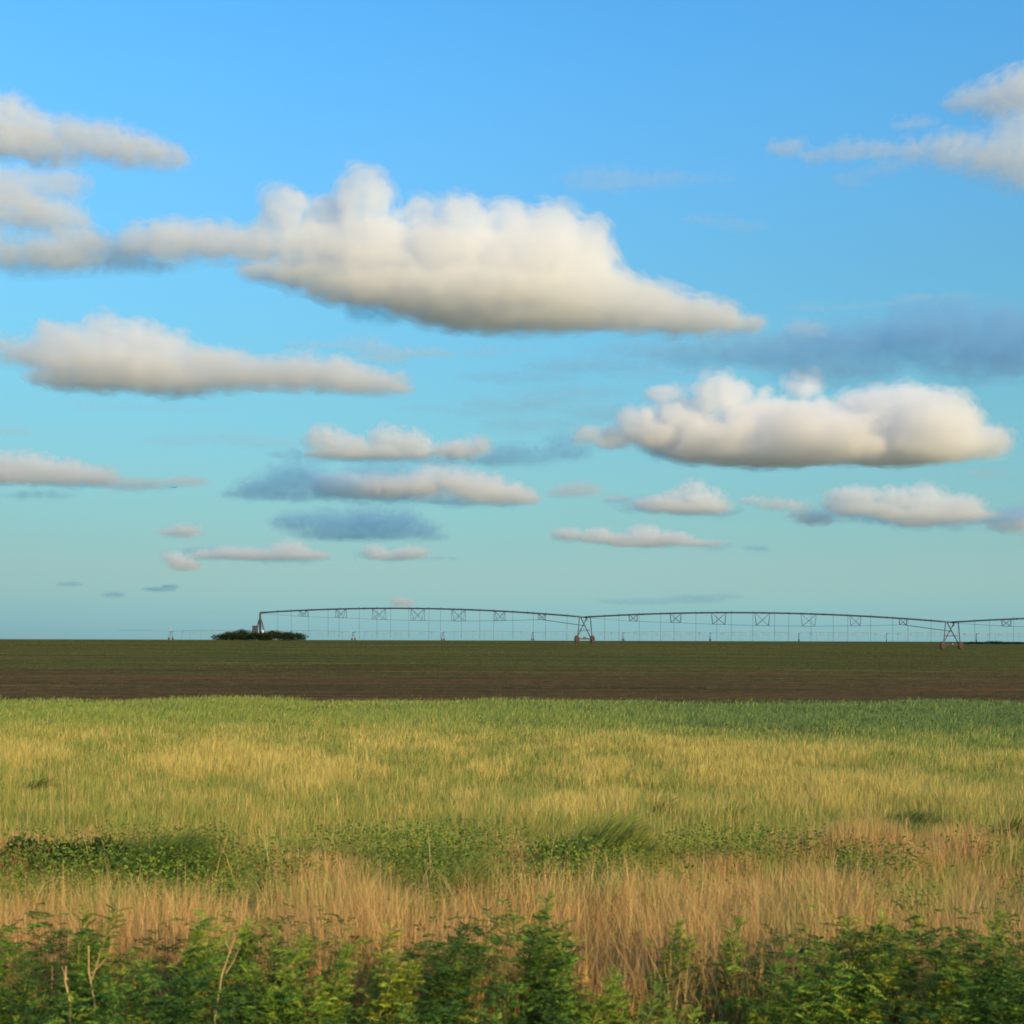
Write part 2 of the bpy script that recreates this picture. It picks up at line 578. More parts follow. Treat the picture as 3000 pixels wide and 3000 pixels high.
make_cloud('small torn cloud just off the right tail of the largest cumulus',
           [(1515, 618, 36, 14), (1540, 628, 24, 8)], 5200, mfp=80, lump=34, amp=0.4, seed=19, vox=5)
make_cloud('ragged grey scrap at the right end of the long low cloud',
           [(690, 655, 34, 20), (660, 648, 24, 14), (730, 672, 50, 12), (790, 665, 60, 7), (590, 652, 60, 7)], 6400, mfp=85, lump=40, amp=0.5, seed=20, vox=5)
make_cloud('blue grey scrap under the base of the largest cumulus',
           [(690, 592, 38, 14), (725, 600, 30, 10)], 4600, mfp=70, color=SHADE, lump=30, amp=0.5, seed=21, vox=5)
make_cloud('blue grey shadowed gap cloud joining the largest cumulus to the left edge cloud',
           [(190, 470, 60, 24), (220, 490, 60, 16), (290, 505, 40, 10), (150, 490, 50, 14)], 4500, mfp=70, color=(0.8, 0.88, 0.96), lump=40, amp=0.45, seed=22, vox=6)
make_cloud('peaked small cloud below the many headed cumulus, left of three in that row',
           [(1300, 932, 24, 22), (1330, 945, 36, 20), (1275, 940, 28, 14), (1240, 952, 44, 12), (1310, 957, 70, 12)], 10500, mfp=24, lump=32, seed=23, vox=4, flat=970)
make_cloud('smallest torn cloud below the many headed cumulus, middle of three in that row',
           [(1510, 962, 22, 16), (1470, 952, 44, 9), (1425, 945, 30, 6), (1535, 980, 36, 10)], 10500, mfp=38, lump=28, amp=0.4, seed=24, vox=4)
make_cloud('lumpy long cloud below the many headed cumulus, right of three in that row',
           [(1690, 942, 40, 20), (1740, 942, 44, 22), (1800, 955, 50, 18), (1610, 938, 50, 16), (1640, 960, 80, 12), (1760, 970, 120, 14), (1730, 985, 44, 8), (1580, 950, 30, 12)],
           10200, mfp=30, lump=34, seed=25, vox=4.5)
make_cloud('bit of cloud cut off by the right edge below the lumpy long cloud',
           [(1930, 985, 60, 16), (1890, 992, 30, 9)], 11000, mfp=40, lump=30, seed=26, vox=4.5)
make_cloud('slim cloud with two bright knobs low on the right above the second span',
           [(1070, 1008, 30, 10), (1125, 1006, 26, 8), (1215, 1006, 30, 14), (1255, 1015, 50, 10), (1160, 1016, 80, 8), (1310, 1024, 60, 6), (1210, 1024, 70, 8)],
           13000, mfp=24, lump=24, seed=27, vox=3.5, flat=1034)
make_cloud('small flat lens of cloud left of the dark slate blue cloud',
           [(350, 1001, 30, 11), (325, 1004, 24, 8)], 12500, mfp=26, lump=20, seed=28, vox=3.5)
make_cloud('small bright cream cloud slanting down low on the left',
           [(325, 1052, 20, 9), (345, 1062, 28, 11), (362, 1068, 16, 7)], 14500, mfp=18, lump=18, seed=29, vox=3)
make_cloud('low row of pinkish puffs just right of the small slanting cloud',
           [(430, 1042, 26, 11), (400, 1046, 40, 8), (470, 1046, 60, 10), (545, 1038, 34, 15), (580, 1047, 40, 9), (500, 1050, 90, 8)], 14500, mfp=26, lump=20, seed=30, vox=3.5, flat=1058)
make_cloud('low cloud with two small bright specks under the dark slate blue cloud',
           [(705, 1038, 20, 10), (720, 1046, 26, 7), (775, 1042, 34, 9), (745, 1050, 60, 6)], 14500, mfp=22, lump=18, seed=31, vox=3.2, flat=1060)
for lab, bl, sd_ in (('faint scrap lowest on the left, longer of the dark flecks', [(300, 1112, 36, 4), (320, 1107, 18, 4)], 32),
                     ('dark blue fleck lowest on the left above the plain', [(215, 1122, 22, 5)], 33),
                     ('thin dark fleck on the left above the other flecks', [(130, 1102, 26, 4)], 34),
                     ('dark fleck right of the slim knobbed cloud', [(1425, 1034, 24, 5), (1440, 1038, 16, 3)], 35),
                     ('pink speck of cloud barely above the first span', [(757, 1136, 22, 8)], 36),
                     ('faint blue smudge above the middle of the second span', [(1370, 1125, 40, 5), (1310, 1130, 60, 8), (1210, 1135, 90, 6)], 37),
                     ('small faint cloud between the leaning cream cloud and the peaked small cloud', [(1090, 924, 44, 12), (1060, 930, 30, 8), (1160, 940, 30, 6)], 38),
                     ('faint smear trailing right of the low flat topped cloud', [(250, 912, 80, 10), (350, 908, 46, 9)], 39)):
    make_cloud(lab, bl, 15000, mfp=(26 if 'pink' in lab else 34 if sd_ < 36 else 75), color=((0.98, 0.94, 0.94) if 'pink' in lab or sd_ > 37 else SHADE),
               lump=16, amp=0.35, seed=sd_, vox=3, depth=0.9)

for lab, bl, d_, mf, cl, sd_ in (
        ('long thin pale streak just above the many headed cumulus, on the left of the veil', [(1290, 700, 110, 7), (1400, 694, 90, 6), (1200, 712, 70, 6)], 9500, 130, (0.85, 0.92, 0.99), 50),
        ('faint streak of cloud between the ragged grey scrap and the largest cumulus base', [(860, 668, 90, 6), (960, 660, 70, 5), (760, 664, 60, 5)], 7000, 120, (0.9, 0.94, 0.99), 51),
        ('barely visible streak under the long low cloud on the left', [(230, 765, 120, 7), (350, 772, 90, 6)], 9000, 170, (0.9, 0.94, 0.99), 52),
        ('very faint patch of cloud left of the two cream puffs', [(330, 832, 70, 9), (420, 826, 90, 10), (500, 835, 70, 12)], 9200, 170, (0.85, 0.92, 0.99), 53),
        ('tiny faint scrap at the left edge above the low flat topped cloud', [(10, 812, 34, 8), (40, 818, 20, 5)], 9200, 80, (0.95, 0.95, 0.98), 54),
        ('pale bright streak along the top of the broad veil', [(1740, 562, 60, 7), (1800, 560, 60, 6), (1560, 580, 90, 6), (1660, 572, 60, 5)], 8800, 100, (0.95, 0.97, 0.99), 55),
        ('small ragged scrap floating over the trailing streak of the lower right edge cloud', [(1725, 232, 40, 9), (1700, 238, 24, 6)], 5000, 70, (0.96, 0.95, 0.98), 56),
        ('faint grey scrap hanging under the streak at upper right', [(1600, 340, 34, 14), (1650, 322, 40, 10), (1690, 310, 40, 10)], 5000, 130, (0.8, 0.88, 0.98), 57),
        ('soft patch trailing under the right end of the many headed cumulus', [(1860, 895, 60, 9), (1800, 892, 50, 6)], 8600, 110, (0.85, 0.9, 0.98), 58)):
    make_cloud(lab, bl, d_, mfp=mf, color=cl, lump=36, amp=0.45, seed=sd_, vox=5, depth=0.6)

VEIL_SHADE = (0.56, 0.80, 0.99)  # bluish tint that paints the thin veils as shaded cloud
for lab, bl, d_, mf, sd_ in (
        ('slate veil hanging under the two cream puffs', [(640, 862, 100, 9), (760, 866, 130, 10), (880, 868, 110, 9), (560, 858, 60, 6)], 8500, 85, 60),
        ('thin slate veil under the leaning cream cloud and its neighbour', [(540, 938, 90, 8), (680, 935, 130, 12), (820, 944, 120, 8), (930, 950, 80, 5)], 9700, 75, 61),
        ('slate veil under the peaked small cloud in the row of three', [(1240, 958, 80, 9), (1330, 965, 70, 8), (1180, 945, 50, 6)], 10800, 70, 62),
        ('slate veil joining the torn cloud and the lumpy long cloud', [(1540, 972, 60, 9), (1620, 965, 90, 14), (1740, 978, 130, 16), (1860, 975, 100, 14), (1930, 965, 60, 12)], 10700, 62, 63),
        ('slate streak trailing from the slim knobbed cloud', [(1130, 1018, 90, 6), (1230, 1024, 90, 7), (1340, 1028, 60, 4)], 13300, 70, 64),
        ('slate streak under the low row of pinkish puffs', [(440, 1050, 80, 7), (540, 1054, 90, 5), (380, 1040, 40, 7)], 14800, 60, 65),
        ('slate streak behind the two bright specks', [(740, 1052, 70, 5), (820, 1052, 50, 4), (690, 1046, 30, 5)], 14800, 60, 66),
        ('bluish haze of cloud between the left edge clouds and the largest cumulus', [(140, 480, 120, 26), (60, 490, 120, 24), (230, 485, 80, 20), (330, 495, 70, 10)], 4700, 120, 67),
        ('faint broad veil between the largest cumulus and the slate veil at right', [(1250, 660, 150, 16), (1120, 690, 150, 14), (1400, 650, 120, 20), (980, 712, 120, 10)], 9200, 170, 68),
        ('soft trailing veil right of the low flat topped cloud', [(150, 910, 90, 10), (250, 918, 90, 9), (60, 935, 80, 6)], 9300, 110, 69)):
    make_cloud(lab, bl, d_, mfp=mf * 0.62, color=VEIL_SHADE, lump=40, amp=0.5, seed=sd_, vox=5, depth=0.6)
# ------------------------------------------------------------------ ground
def ground_z(x, y):
    x = np.asarray(x, dtype=np.float64)
    y = np.asarray(y, dtype=np.float64)
    s = smooth01(y, 42, 205)
    rise = 1.62 - 0.0150 * (x - 11.0)
    rise = 1.92 - np.logaddexp(0, (1.92 - rise) * 6) / 6          # never quite to eye height
    rise = 1.92 - (1.92 - rise)
    rise = np.minimum(np.where(x < 11.0, 1.62 + 0.28 * (1 - np.exp(-(11.0 - x) * 0.0150 / 0.28)), 1.62 - 0.0150 * (x - 11.0)), 1.92)
    rise = np.maximum(rise, 0.45)
    far = smooth01(y, 230, 560)
    rise = rise * (1 - far) + 1.83 * far
    back = smooth01(-y, 20, 60)
    bump = (fbm(np.column_stack([x.ravel() * 0.22, y.ravel() * 0.22]), 3).reshape(x.shape) - 0.5) * 0.10 * (1 - smooth01(y, 60, 120))
    roll = (fbm(np.column_stack([x.ravel() * 0.03, y.ravel() * 0.05]), 2).reshape(x.shape) - 0.5) * 0.16 * smooth01(y, 50, 90) * (1 - smooth01(y, 250, 500))
    return s * rise + bump * (1 - back) + roll


def gz(x, y):
    return float(ground_z(np.array([x]), np.array([y]))[0])


def spaced(near, step, far, grow):
    v, d = [0.0], step
    while v[-1] < far:
        if v[-1] > near:
            d *= grow
        v.append(v[-1] + d)
    return v


ys_ = spaced(70, 0.8, 60000, 1.12)
ys_ = np.array([-60, -40, -30, -22, -16, -11, -7, -4, -2] + ys_)
xs_ = spaced(45, 1.2, 60000, 1.16)
xs_ = np.array([-v for v in xs_[:0:-1]] + xs_)
GX, GY = np.meshgrid(xs_, ys_)
GZ = ground_z(GX, GY)
nx, ny = len(xs_), len(ys_)
idx = np.arange(nx * ny).reshape(ny, nx)
q = np.stack([idx[:-1, :-1], idx[:-1, 1:], idx[1:, 1:], idx[1:, :-1]], -1).reshape(-1, 4)

m, N, L = new_mat('ground_soil')
out = N.new('ShaderNodeOutputMaterial')
pb = N.new('ShaderNodeBsdfPrincipled')
pb.inputs['Roughness'].default_value = 1.0
pb.inputs['Specular IOR Level'].default_value = 0.0
L.new(pb.outputs[0], out.inputs['Surface'])
ge = N.new('ShaderNodeNewGeometry')
sx = N.new('ShaderNodeSeparateXYZ')
L.new(ge.outputs['Position'], sx.inputs[0])


def nnoise(scale, detail=4, vec=(1, 1, 1), rough=0.55):
    mp = N.new('ShaderNodeMapping')
    mp.inputs['Scale'].default_value = vec
    nz = N.new('ShaderNodeTexNoise')
    nz.inputs['Scale'].default_value = scale
    nz.inputs['Detail'].default_value = detail
    nz.inputs['Roughness'].default_value = rough
    L.new(ge.outputs['Position'], mp.inputs['Vector'])
    L.new(mp.outputs[0], nz.inputs['Vector'])
    return nz.outputs['Fac']


def nmath(op, a, b):
    n = N.new('ShaderNodeMath')
    n.operation = op
    for i, v in enumerate((a, b)):
        if isinstance(v, (int, float)):
            n.inputs[i].default_value = v
        else:
            L.new(v, n.inputs[i])
    return n.outputs[0]


def nramp(f, stops):
    r = N.new('ShaderNodeValToRGB')
    e = r.color_ramp.elements
    e[0].position, e[0].color = stops[0][0], (*stops[0][1], 1)
    e[1].position, e[1].color = stops[-1][0], (*stops[-1][1], 1)
    for p, c in stops[1:-1]:
        k = e.new(p)
        k.color = (*c, 1)
    L.new(f, r.inputs['Fac'])
    return r.outputs['Color']


def nmix(f, a, b):
    n = N.new('ShaderNodeMix')
    n.data_type = 'RGBA'
    L.new(f, n.inputs['Factor'])
    L.new(a, n.inputs['A'])
    L.new(b, n.inputs['B'])
    return n.outputs['Result']


# strips of the field, by distance from the camera side edge; edges wander a little
wander = nmath('MULTIPLY', nmath('SUBTRACT', nnoise(0.08, 3, (1, 0.6, 1)), 0.5), 14.0)
yy = nmath('ADD', sx.outputs['Y'], wander)
t = nmath('DIVIDE', nmath('LOGARITHM', nmath('MAXIMUM', yy, 5.0), 10.0), 5.0)      # log10(y)/5


def lg(y):
    return math.log10(y) / 5


BROWN, OLIVE, STRAW = (0.092, 0.067, 0.036), (0.076, 0.090, 0.032), (0.165, 0.128, 0.060)
soil = nramp(t, [(lg(5), (0.075, 0.060, 0.028)), (lg(38), (0.075, 0.062, 0.028)), (lg(46), BROWN), (lg(60000), BROWN)])
bias = nramp(t, [(lg(5), (0.2, 0.2, 0.2)), (lg(44), (0.34, 0.34, 0.34)), (lg(50), (0.22, 0.22, 0.22)), (lg(64), (0.26, 0.26, 0.26)), (lg(78), (0.44, 0.44, 0.44)), (lg(100), (0.66, 0.66, 0.66)), (lg(60000), (0.62, 0.62, 0.62))])


def nstep(f, lo, hi):
    r = N.new('ShaderNodeMapRange')
    r.interpolation_type = 'SMOOTHSTEP'
    r.inputs['From Min'].default_value = lo
    r.inputs['From Max'].default_value = hi
    L.new(f, r.inputs['Value'])
    return r.outputs['Result']


def ncol(c):
    r = N.new('ShaderNodeRGB')
    r.outputs[0].default_value = (*c, 1)
    return r.outputs[0]


patch = nmath('ADD', nmath('MULTIPLY', nnoise(0.22, 5, (0.22, 1.0, 1), 0.6), 0.7), nmath('MULTIPLY', nnoise(1.6, 4, (0.35, 1, 1), 0.65), 0.3))
patch = nmath('ADD', nmath('MULTIPLY', nmath('SUBTRACT', patch, 0.5), 2.4), 0.5)
green = nstep(nmath('ADD', patch, bias), 0.86, 1.14)
straw = nmath('MULTIPLY', nstep(nnoise(0.55, 6, (0.05, 1.0, 1), 0.65), 0.54, 0.70), nmath('MULTIPLY', nstep(nnoise(2.2, 4, (0.4, 1, 1), 0.6), 0.35, 0.6), 0.7))
strip = nmix(straw, nmix(green, soil, ncol(OLIVE)), ncol(STRAW))
streak = nramp(nnoise(0.9, 6, (0.08, 1.0, 1), 0.65), [(0.30, (0.68, 0.68, 0.72)), (0.5, (1, 1, 1)), (0.68, (1.45, 1.35, 1.25))])
blot = nramp(nnoise(0.10, 5, (0.35, 1, 1), 0.6), [(0.3, (0.80, 0.88, 0.85)), (0.5, (1, 1, 1)), (0.7, (1.25, 1.12, 1.08))])
fine = nramp(nnoise(3.0, 6, (0.5, 1, 1), 0.7), [(0.25, (0.35, 0.36, 0.38)), (0.5, (1, 1, 1)), (0.72, (1.9, 1.8, 1.65))])


def nmul(a, b):
    n = N.new('ShaderNodeMix')
    n.data_type = 'RGBA'
    n.blend_type = 'MULTIPLY'
    n.inputs['Factor'].default_value = 1
    L.new(a, n.inputs['A'])
    L.new(b, n.inputs['B'])
    return n.outputs['Result']


L.new(nmul(nmul(nmul(strip, streak), blot), fine), pb.inputs['Base Color'])
bp = N.new('ShaderNodeBump')
bp.inputs['Strength'].default_value = 0.8
bp.inputs['Distance'].default_value = 0.12
L.new(nnoise(2.5, 6, (0.6, 1, 1), 0.7), bp.inputs['Height'])
L.new(bp.outputs[0], pb.inputs['Normal'])
g = big_mesh('ground', np.stack([GX, GY, GZ], -1).reshape(-1, 3), q.ravel(), np.arange(len(q)) * 4, np.full(len(q), 4), m, smooth=True)
tag(g, 'flat farmland running from the grassy verge to the skyline, dark soil and crop in strips', 'ground', kind='structure')


# ------------------------------------------------------------------ grass
def leaf_mat(name, trans=0.35, rough=0.6, spec=0.3):
    m, N, L = new_mat(name)
    out = N.new('ShaderNodeOutputMaterial')
    at_ = N.new('ShaderNodeAttribute')
    at_.attribute_name = 'tint'
    p = N.new('ShaderNodeBsdfPrincipled')
    p.inputs['Roughness'].default_value = rough
    p.inputs['Specular IOR Level'].default_value = spec
    tr = N.new('ShaderNodeBsdfTranslucent')
    mx = N.new('ShaderNodeMixShader')
    mx.inputs['Fac'].default_value = trans
    L.new(at_.outputs['Color'], p.inputs['Base Color'])
    L.new(at_.outputs['Color'], tr.inputs['Color'])
    L.new(p.outputs[0], mx.inputs[1])
    L.new(tr.outputs[0], mx.inputs[2])
    L.new(mx.outputs[0], out.inputs['Surface'])
    return m


M_grass = leaf_mat('grass_blade', 0.30, 0.6, 0.2)
M_leaf = leaf_mat('weed_leaf', 0.42, 0.6, 0.15)


def blades(name, x, y, h, wd, lean, leandir, col, mat=None, z0=None, parent=None, curve=1.0):
    """Tapered bent strips, 7 vertices and 3 faces each."""
    n = len(x)
    z = ground_z(x, y) - 0.02 if z0 is None else z0
    a = rng.random(n) * 2 * np.pi
    # blades face the viewer more often than not, as the eye meets them
    sxv, syv = np.cos(a) * wd / 2, np.sin(a) * wd / 2
    lx, ly = np.cos(leandir) * lean * h, np.sin(leandir) * lean * h
    V = np.zeros((n, 7, 3))
    for k, (f, wf) in enumerate(((0.0, 0.8), (0.4, 1.0), (0.75, 0.7))):
        b = f ** (1.0 + curve)
        cx, cy, cz = x + lx * b, y + ly * b, z + h * (f - 0.10 * lean * b)
        V[:, 2 * k] = np.stack([cx - sxv * wf, cy - syv * wf, cz], -1)
        V[:, 2 * k + 1] = np.stack([cx + sxv * wf, cy + syv * wf, cz], -1)
    V[:, 6] = np.stack([x + lx, y + ly, z + h * (1 - 0.2 * lean)], -1)
    base = (np.arange(n) * 7)[:, None]
    loops = (base + np.array([0, 1, 3, 2, 2, 3, 5, 4, 4, 5, 6])).ravel()
    starts = ((np.arange(n) * 11)[:, None] + np.array([0, 4, 8])).ravel()
    tot = np.tile([4, 4, 3], n)
    return big_mesh(name, V.reshape(-1, 3), loops, starts, tot, mat or M_grass, np.repeat(col, 7, axis=0), parent)


def scatter(d0, d1, rho, margin=1.10):
    """Random ground points between two distances with density rho(d) per square metre."""
    dd = np.linspace(d0, d1, 400)
    wdt = dd * 0.75 * margin + 14.0
    cdf = np.cumsum(rho(dd) * wdt)
    n = int(cdf[-1] * (dd[1] - dd[0]))
    d = np.interp(rng.random(n), cdf / cdf[-1], dd)
    x = (rng.random(n) - 0.5) * (d * 0.75 * margin + 14.0)
    k = (np.abs(x) < d * 0.40 + 0.8) | (rng.random(n) < 0.40)      # thinner well outside the view
    return x[k], d[k]


def pick(pal, n, jit=0.16):
    pal = np.array(pal)
    c = pal[rng.integers(len(pal), size=n)]
    return np.clip(c * (1 + (rng.random((n, 1)) - 0.5) * 2 * jit) * (1 + (rng.random((n, 3)) - 0.5) * 0.12), 0.004, 0.9)


TAN = [(0.62, 0.41, 0.17), (0.52, 0.33, 0.13), (0.70, 0.49, 0.22), (0.34, 0.19, 0.075), (0.58, 0.38, 0.15), (0.42, 0.23, 0.095), (0.66, 0.46, 0.18)]
GOLD = [(0.61, 0.50, 0.145), (0.55, 0.46, 0.13), (0.66, 0.53, 0.18)]
GREEN = [(0.27, 0.35, 0.075), (0.23, 0.325, 0.07), (0.33, 0.375, 0.082), (0.19, 0.28, 0.065), (0.40, 0.39, 0.10)]
TEAL = [(0.14, 0.235, 0.082), (0.16, 0.245, 0.08), (0.12, 0.205, 0.072)]
DEEP = [(0.10, 0.20, 0.032), (0.14, 0.25, 0.036), (0.075, 0.15, 0.026), (0.17, 0.27, 0.04)]


def pxy(x, y, h=0.4):
    """Photograph pixel at which the top of grass of height h at ground point (x, y) is seen."""
    return 1500 + FPX * x / y, 1877 + FPX * (CAM_H - h) / y


GR = {'tan': [], 'gold': [], 'green': [], 'teal': []}


def sow(x, y, dens_mul=1.0):
    n = len(x)
    px, py = pxy(x, y, 0.42)
    P = np.column_stack([px / 300.0, np.log(y) * 9.0])
    pn = fbm(P, 4)                                        # patches, wide across and shallow in depth
    pn2 = fbm(P * 2.3 + 40, 4)
    wob = (fbm(np.column_stack([px / 420.0, np.log(y) * 2.0]), 3) - 0.5)
    q_ = py + 130 * wob * smooth01(py, 2050, 2300)
    edge = 2078 + 38 * smooth01(px, 1200, 2900) + 60 * (pn2 - 0.5)
    teal = 1 - smooth01(py, edge - 40, edge + 40)
    pn3 = fbm(np.column_stack([px / 90.0, np.log(y) * 14.0]) + 11, 3)
    tan_band = smooth01(q_ + 110 * (pn2 - 0.5) + 60 * (pn3 - 0.5), 2570, 2690) * (1 - 0.62 * smooth01(px, 1750, 2150) * (1 - smooth01(py, 2690, 2800)))
    tan_band = tan_band * (0.55 + 0.42 * smooth01(pn3, 0.40, 0.56))
    pink = smooth01(q_, 2360, 2405) * (1 - smooth01(q_, 2440, 2500)) * smooth01(pn, 0.42, 0.58)
    gold = smooth01(py, edge, edge + 70) * (1 - smooth01(q_, 2250, 2350)) * smooth01(0.6 * pn + 0.4 * pn3, 0.42, 0.58)
    gold = gold + 0.35 * smooth01(q_, 2230, 2300) * smooth01(pn2, 0.5, 0.65) * (1 - tan_band)
    right_mix = 0.55 * smooth01(q_, 2390, 2470) * smooth01(px, 1500, 1900)
    p_tan = np.clip(np.maximum.reduce([0.90 * tan_band, 0.75 * pink, right_mix * smooth01(pn2, 0.38, 0.62)]) + 0.07 * (1 - teal), 0, 0.95)
    p_gold = np.clip(0.62 * gold + 0.05, 0, 1) * (1 - teal) * (1 - p_tan)
    p_teal = teal * (0.45 + 0.5 * smooth01(px, 700, 2300))
    r = rng.random(n)
    cls = np.where(r < p_teal, 3, np.where(r < p_teal + p_tan * (1 - p_teal), 0, np.where(r < p_teal + (p_tan + p_gold) * (1 - p_teal), 1, 2)))
    tall = 0.72 + 0.62 * smooth01(q_, 2480, 2640) - 0.22 * smooth01(y, 13, 30)
    for k, nm in enumerate(('tan', 'gold', 'green', 'teal')):
        s = cls == k
        GR[nm].append((x[s], y[s], tall[s], pn[s]))


xa, ya = scatter(6.1, 47.5, lambda d: 6200.0 / (1 + (d / 11.0) ** 2))
wob_ = fbm(np.column_stack([xa * 0.35, ya * 0.2]), 3)
kp = rng.random(len(xa)) < 1 - smooth01(ya + 4 * (wob_ - 0.5), 42.0, 47.0)     # the meadow frays out into the field
xa, ya = xa[kp], ya[kp]
sow(xa, ya)
for nm, pal, hh, jit in (('tan', TAN, 0.46, 0.22), ('gold', GOLD, 0.40, 0.18), ('green', GREEN, 0.36, 0.24), ('teal', TEAL, 0.24, 0.15)):
    x = np.concatenate([a[0] for a in GR[nm]])
    y = np.concatenate([a[1] for a in GR[nm]])
    tl = np.concatenate([a[2] for a in GR[nm]])
    pn = np.concatenate([a[3] for a in GR[nm]])
    n = len(x)
    h = hh * tl * (0.40 + 0.75 * rng.random(n)) * (0.72 + 0.9 * (pn - 0.25)) * (0.8 + 0.4 * vnoise(np.column_stack([x * 2.3, y * 1.3])))
    if nm == 'teal':
        h *= 0.9
    wd = np.maximum(0.0034, y * 0.00025) * (0.7 + 0.6 * rng.random(n))
    lean = np.abs(rng.normal(0.22 if nm != 'green' else 0.36, 0.20, n))
    ld = rng.normal(0.15, 1.0, n) if nm == 'green' else rng.random(n) * 2 * np.pi
    o = blades({'tan': 'dry_grass', 'gold': 'golden_grass', 'green': 'green_grass', 'teal': 'dark_grass'}[nm], x, y, h, wd, lean, ld, pick(pal, n, jit))
    tag(o, {'tan': 'tan dry grass standing thick behind the green weeds and in paler patches further off',
            'gold': 'golden ripe grass in streaks over the far half of the meadow',
            'green': 'yellow green grass filling the meadow between the dry patches',
            'teal': 'dark bluish green strip of short grass along the far edge of the meadow'}[nm], 'grass', kind='stuff')

# taller straw stalks with seed heads, thin and upright
xs, ys = scatter(6.8, 34.0, lambda d: 16.0 / (1 + (d / 7) ** 4))
n = len(xs)
h = (0.50 + 0.25 * rng.random(n)) * (1 - 0.35 * smooth01(ys, 9, 14))
o = blades('straw_stalks', xs, ys, h, np.maximum(0.004, ys * 0.0003), np.abs(rng.normal(0.14, 0.14, n)), rng.random(n) * 6.28, pick([(0.66, 0.48, 0.24), (0.58, 0.42, 0.22)], n, 0.15))
tag(o, 'thin pale straw stalks standing above the rest of the grass', 'grass', kind='stuff')

# low crop and stubble on the dark field, in rows that run across the view
xs, ys = scatter(44.5, 215.0, lambda d: 40.0 / (1 + (d / 70) ** 2))
ys = ys + 0.0
row = np.round(ys / 0.9) * 0.9
ys = np.where(rng.random(len(ys)) < 0.25, row + rng.normal(0, 0.07, len(ys)), ys)
n = len(xs)
f = fbm(np.column_stack([xs * 0.02, ys * 0.11]), 4)
keep = rng.random(n) < np.clip((f - 0.28) * 3.0, 0.08, 1) * (0.25 + 0.75 * smooth01(ys, 56, 84))
xs, ys, f = xs[keep], ys[keep], f[keep]
n = len(xs)
c = pick([(0.085, 0.104, 0.026), (0.100, 0.116, 0.028), (0.07, 0.090, 0.022), (0.15, 0.12, 0.05)], n, 0.25)
o = blades('field_crop', xs, ys, 0.03 + 0.06 * rng.random(n), np.maximum(0.018, ys * 0.00035), np.abs(rng.normal(0.4, 0.2, n)), rng.random(n) * 6.28, c)
tag(o, 'low dull green crop sprouting in rows on the dark field', 'crop', kind='stuff')


# ------------------------------------------------------------------ leaf clouds for low plants
def leaf_arrays(P, D, U, ln, wd, col, fold=0.25):
    """One folded pointed leaf per entry: base P, direction D, side U, length ln, width wd."""
    n = len(P)
    Nn = np.cross(D, U)
    mid = P + D * (ln * 0.45)[:, None]
    a = mid + U * (wd / 2)[:, None] + Nn * (wd * fold)[:, None]
    b = mid - U * (wd / 2)[:, None] + Nn * (wd * fold)[:, None]
    tip = P + D * ln[:, None] - Nn * (ln * 0.10)[:, None]
    V = np.stack([P, a, tip, b], 1)
    base = (np.arange(n) * 4)[:, None]
    loops = (base + np.array([0, 1, 2, 0, 2, 3])).ravel()
    return V.reshape(-1, 3), loops, np.repeat(col, 4, axis=0)


def unit(v):
    return v / np.maximum(1e-9, np.linalg.norm(v, axis=-1, keepdims=True))


def leaves_obj(name, P, D, ln, wd, col, parent=None, mat=None):
    U = unit(np.cross(D, unit(rng.normal(size=D.shape))))
    V, lp, cc = leaf_arrays(P, D, U, ln, wd, col)
    k = len(lp) // 3
    return big_mesh(name, V, lp, np.arange(k) * 3, np.full(k, 3), mat or M_leaf, cc, parent)


# broad leaved ground plants in the middle of the meadow
xs, ys = scatter(7.6, 13.2, lambda d: 1500.0 + 0 * d)
px, py = pxy(xs, ys, 0.3)
mask = fbm(np.column_stack([px / 260.0, np.log(ys) * 8.0]) + 70, 4)
band = smooth01(py, 2420, 2460) * (1 - smooth01(py, 2610, 2700)) * (1 - 0.45 * smooth01(px, 2150, 2600))
keep = rng.random(len(xs)) < band * smooth01(mask, 0.41, 0.64) * 0.9
xs, ys = xs[keep], ys[keep]
n = len(xs)
hz_ = 0.26 * rng.random(n) ** 0.6
P = np.column_stack([xs, ys, ground_z(xs, ys) + hz_ + 0.12])
th = rng.random(n) * 6.28
D = unit(np.column_stack([np.cos(th), np.sin(th), rng.normal(0.25, 0.4, n)]))
o = leaves_obj('broadleaf_plants', P, D, 0.022 + 0.024 * rng.random(n), 0.012 + 0.012 * rng.random(n), pick([(0.15, 0.25, 0.042), (0.20, 0.29, 0.048), (0.10, 0.18, 0.034), (0.25, 0.31, 0.055)], n, 0.25))
tag(o, 'mat of broad leaved green plants among the grass behind the dry band', 'ground cover', kind='stuff')
# ------------------------------------------------------------------ centre pivot irrigation machine
M_steel = simple_mat('dark_steel', (0.065, 0.078, 0.105), 0.55, 0.35, 0.3, 3)  # dark blue-grey base colour with blotchy variation
M_steel_light = simple_mat('galvanised_steel', (0.34, 0.37, 0.39), 0.45, 0.5, 0.2, 3)
M_tyre = simple_mat('dusty_tyre', (0.055, 0.035, 0.026), 0.9, 0, 0.4, 4)
M_rim = simple_mat('rusty_rim', (0.20, 0.105, 0.05), 0.8, 0, 0.35, 5)
M_hose = simple_mat('black_hose', (0.05, 0.06, 0.075), 0.7, 0, 0.2, 5)
M_panel = simple_mat('dark_painted_panel', (0.045, 0.05, 0.07), 0.5, 0, 0.2, 4)
M_white = simple_mat('pale_paint', (0.55, 0.56, 0.55), 0.6, 0, 0.15, 4)

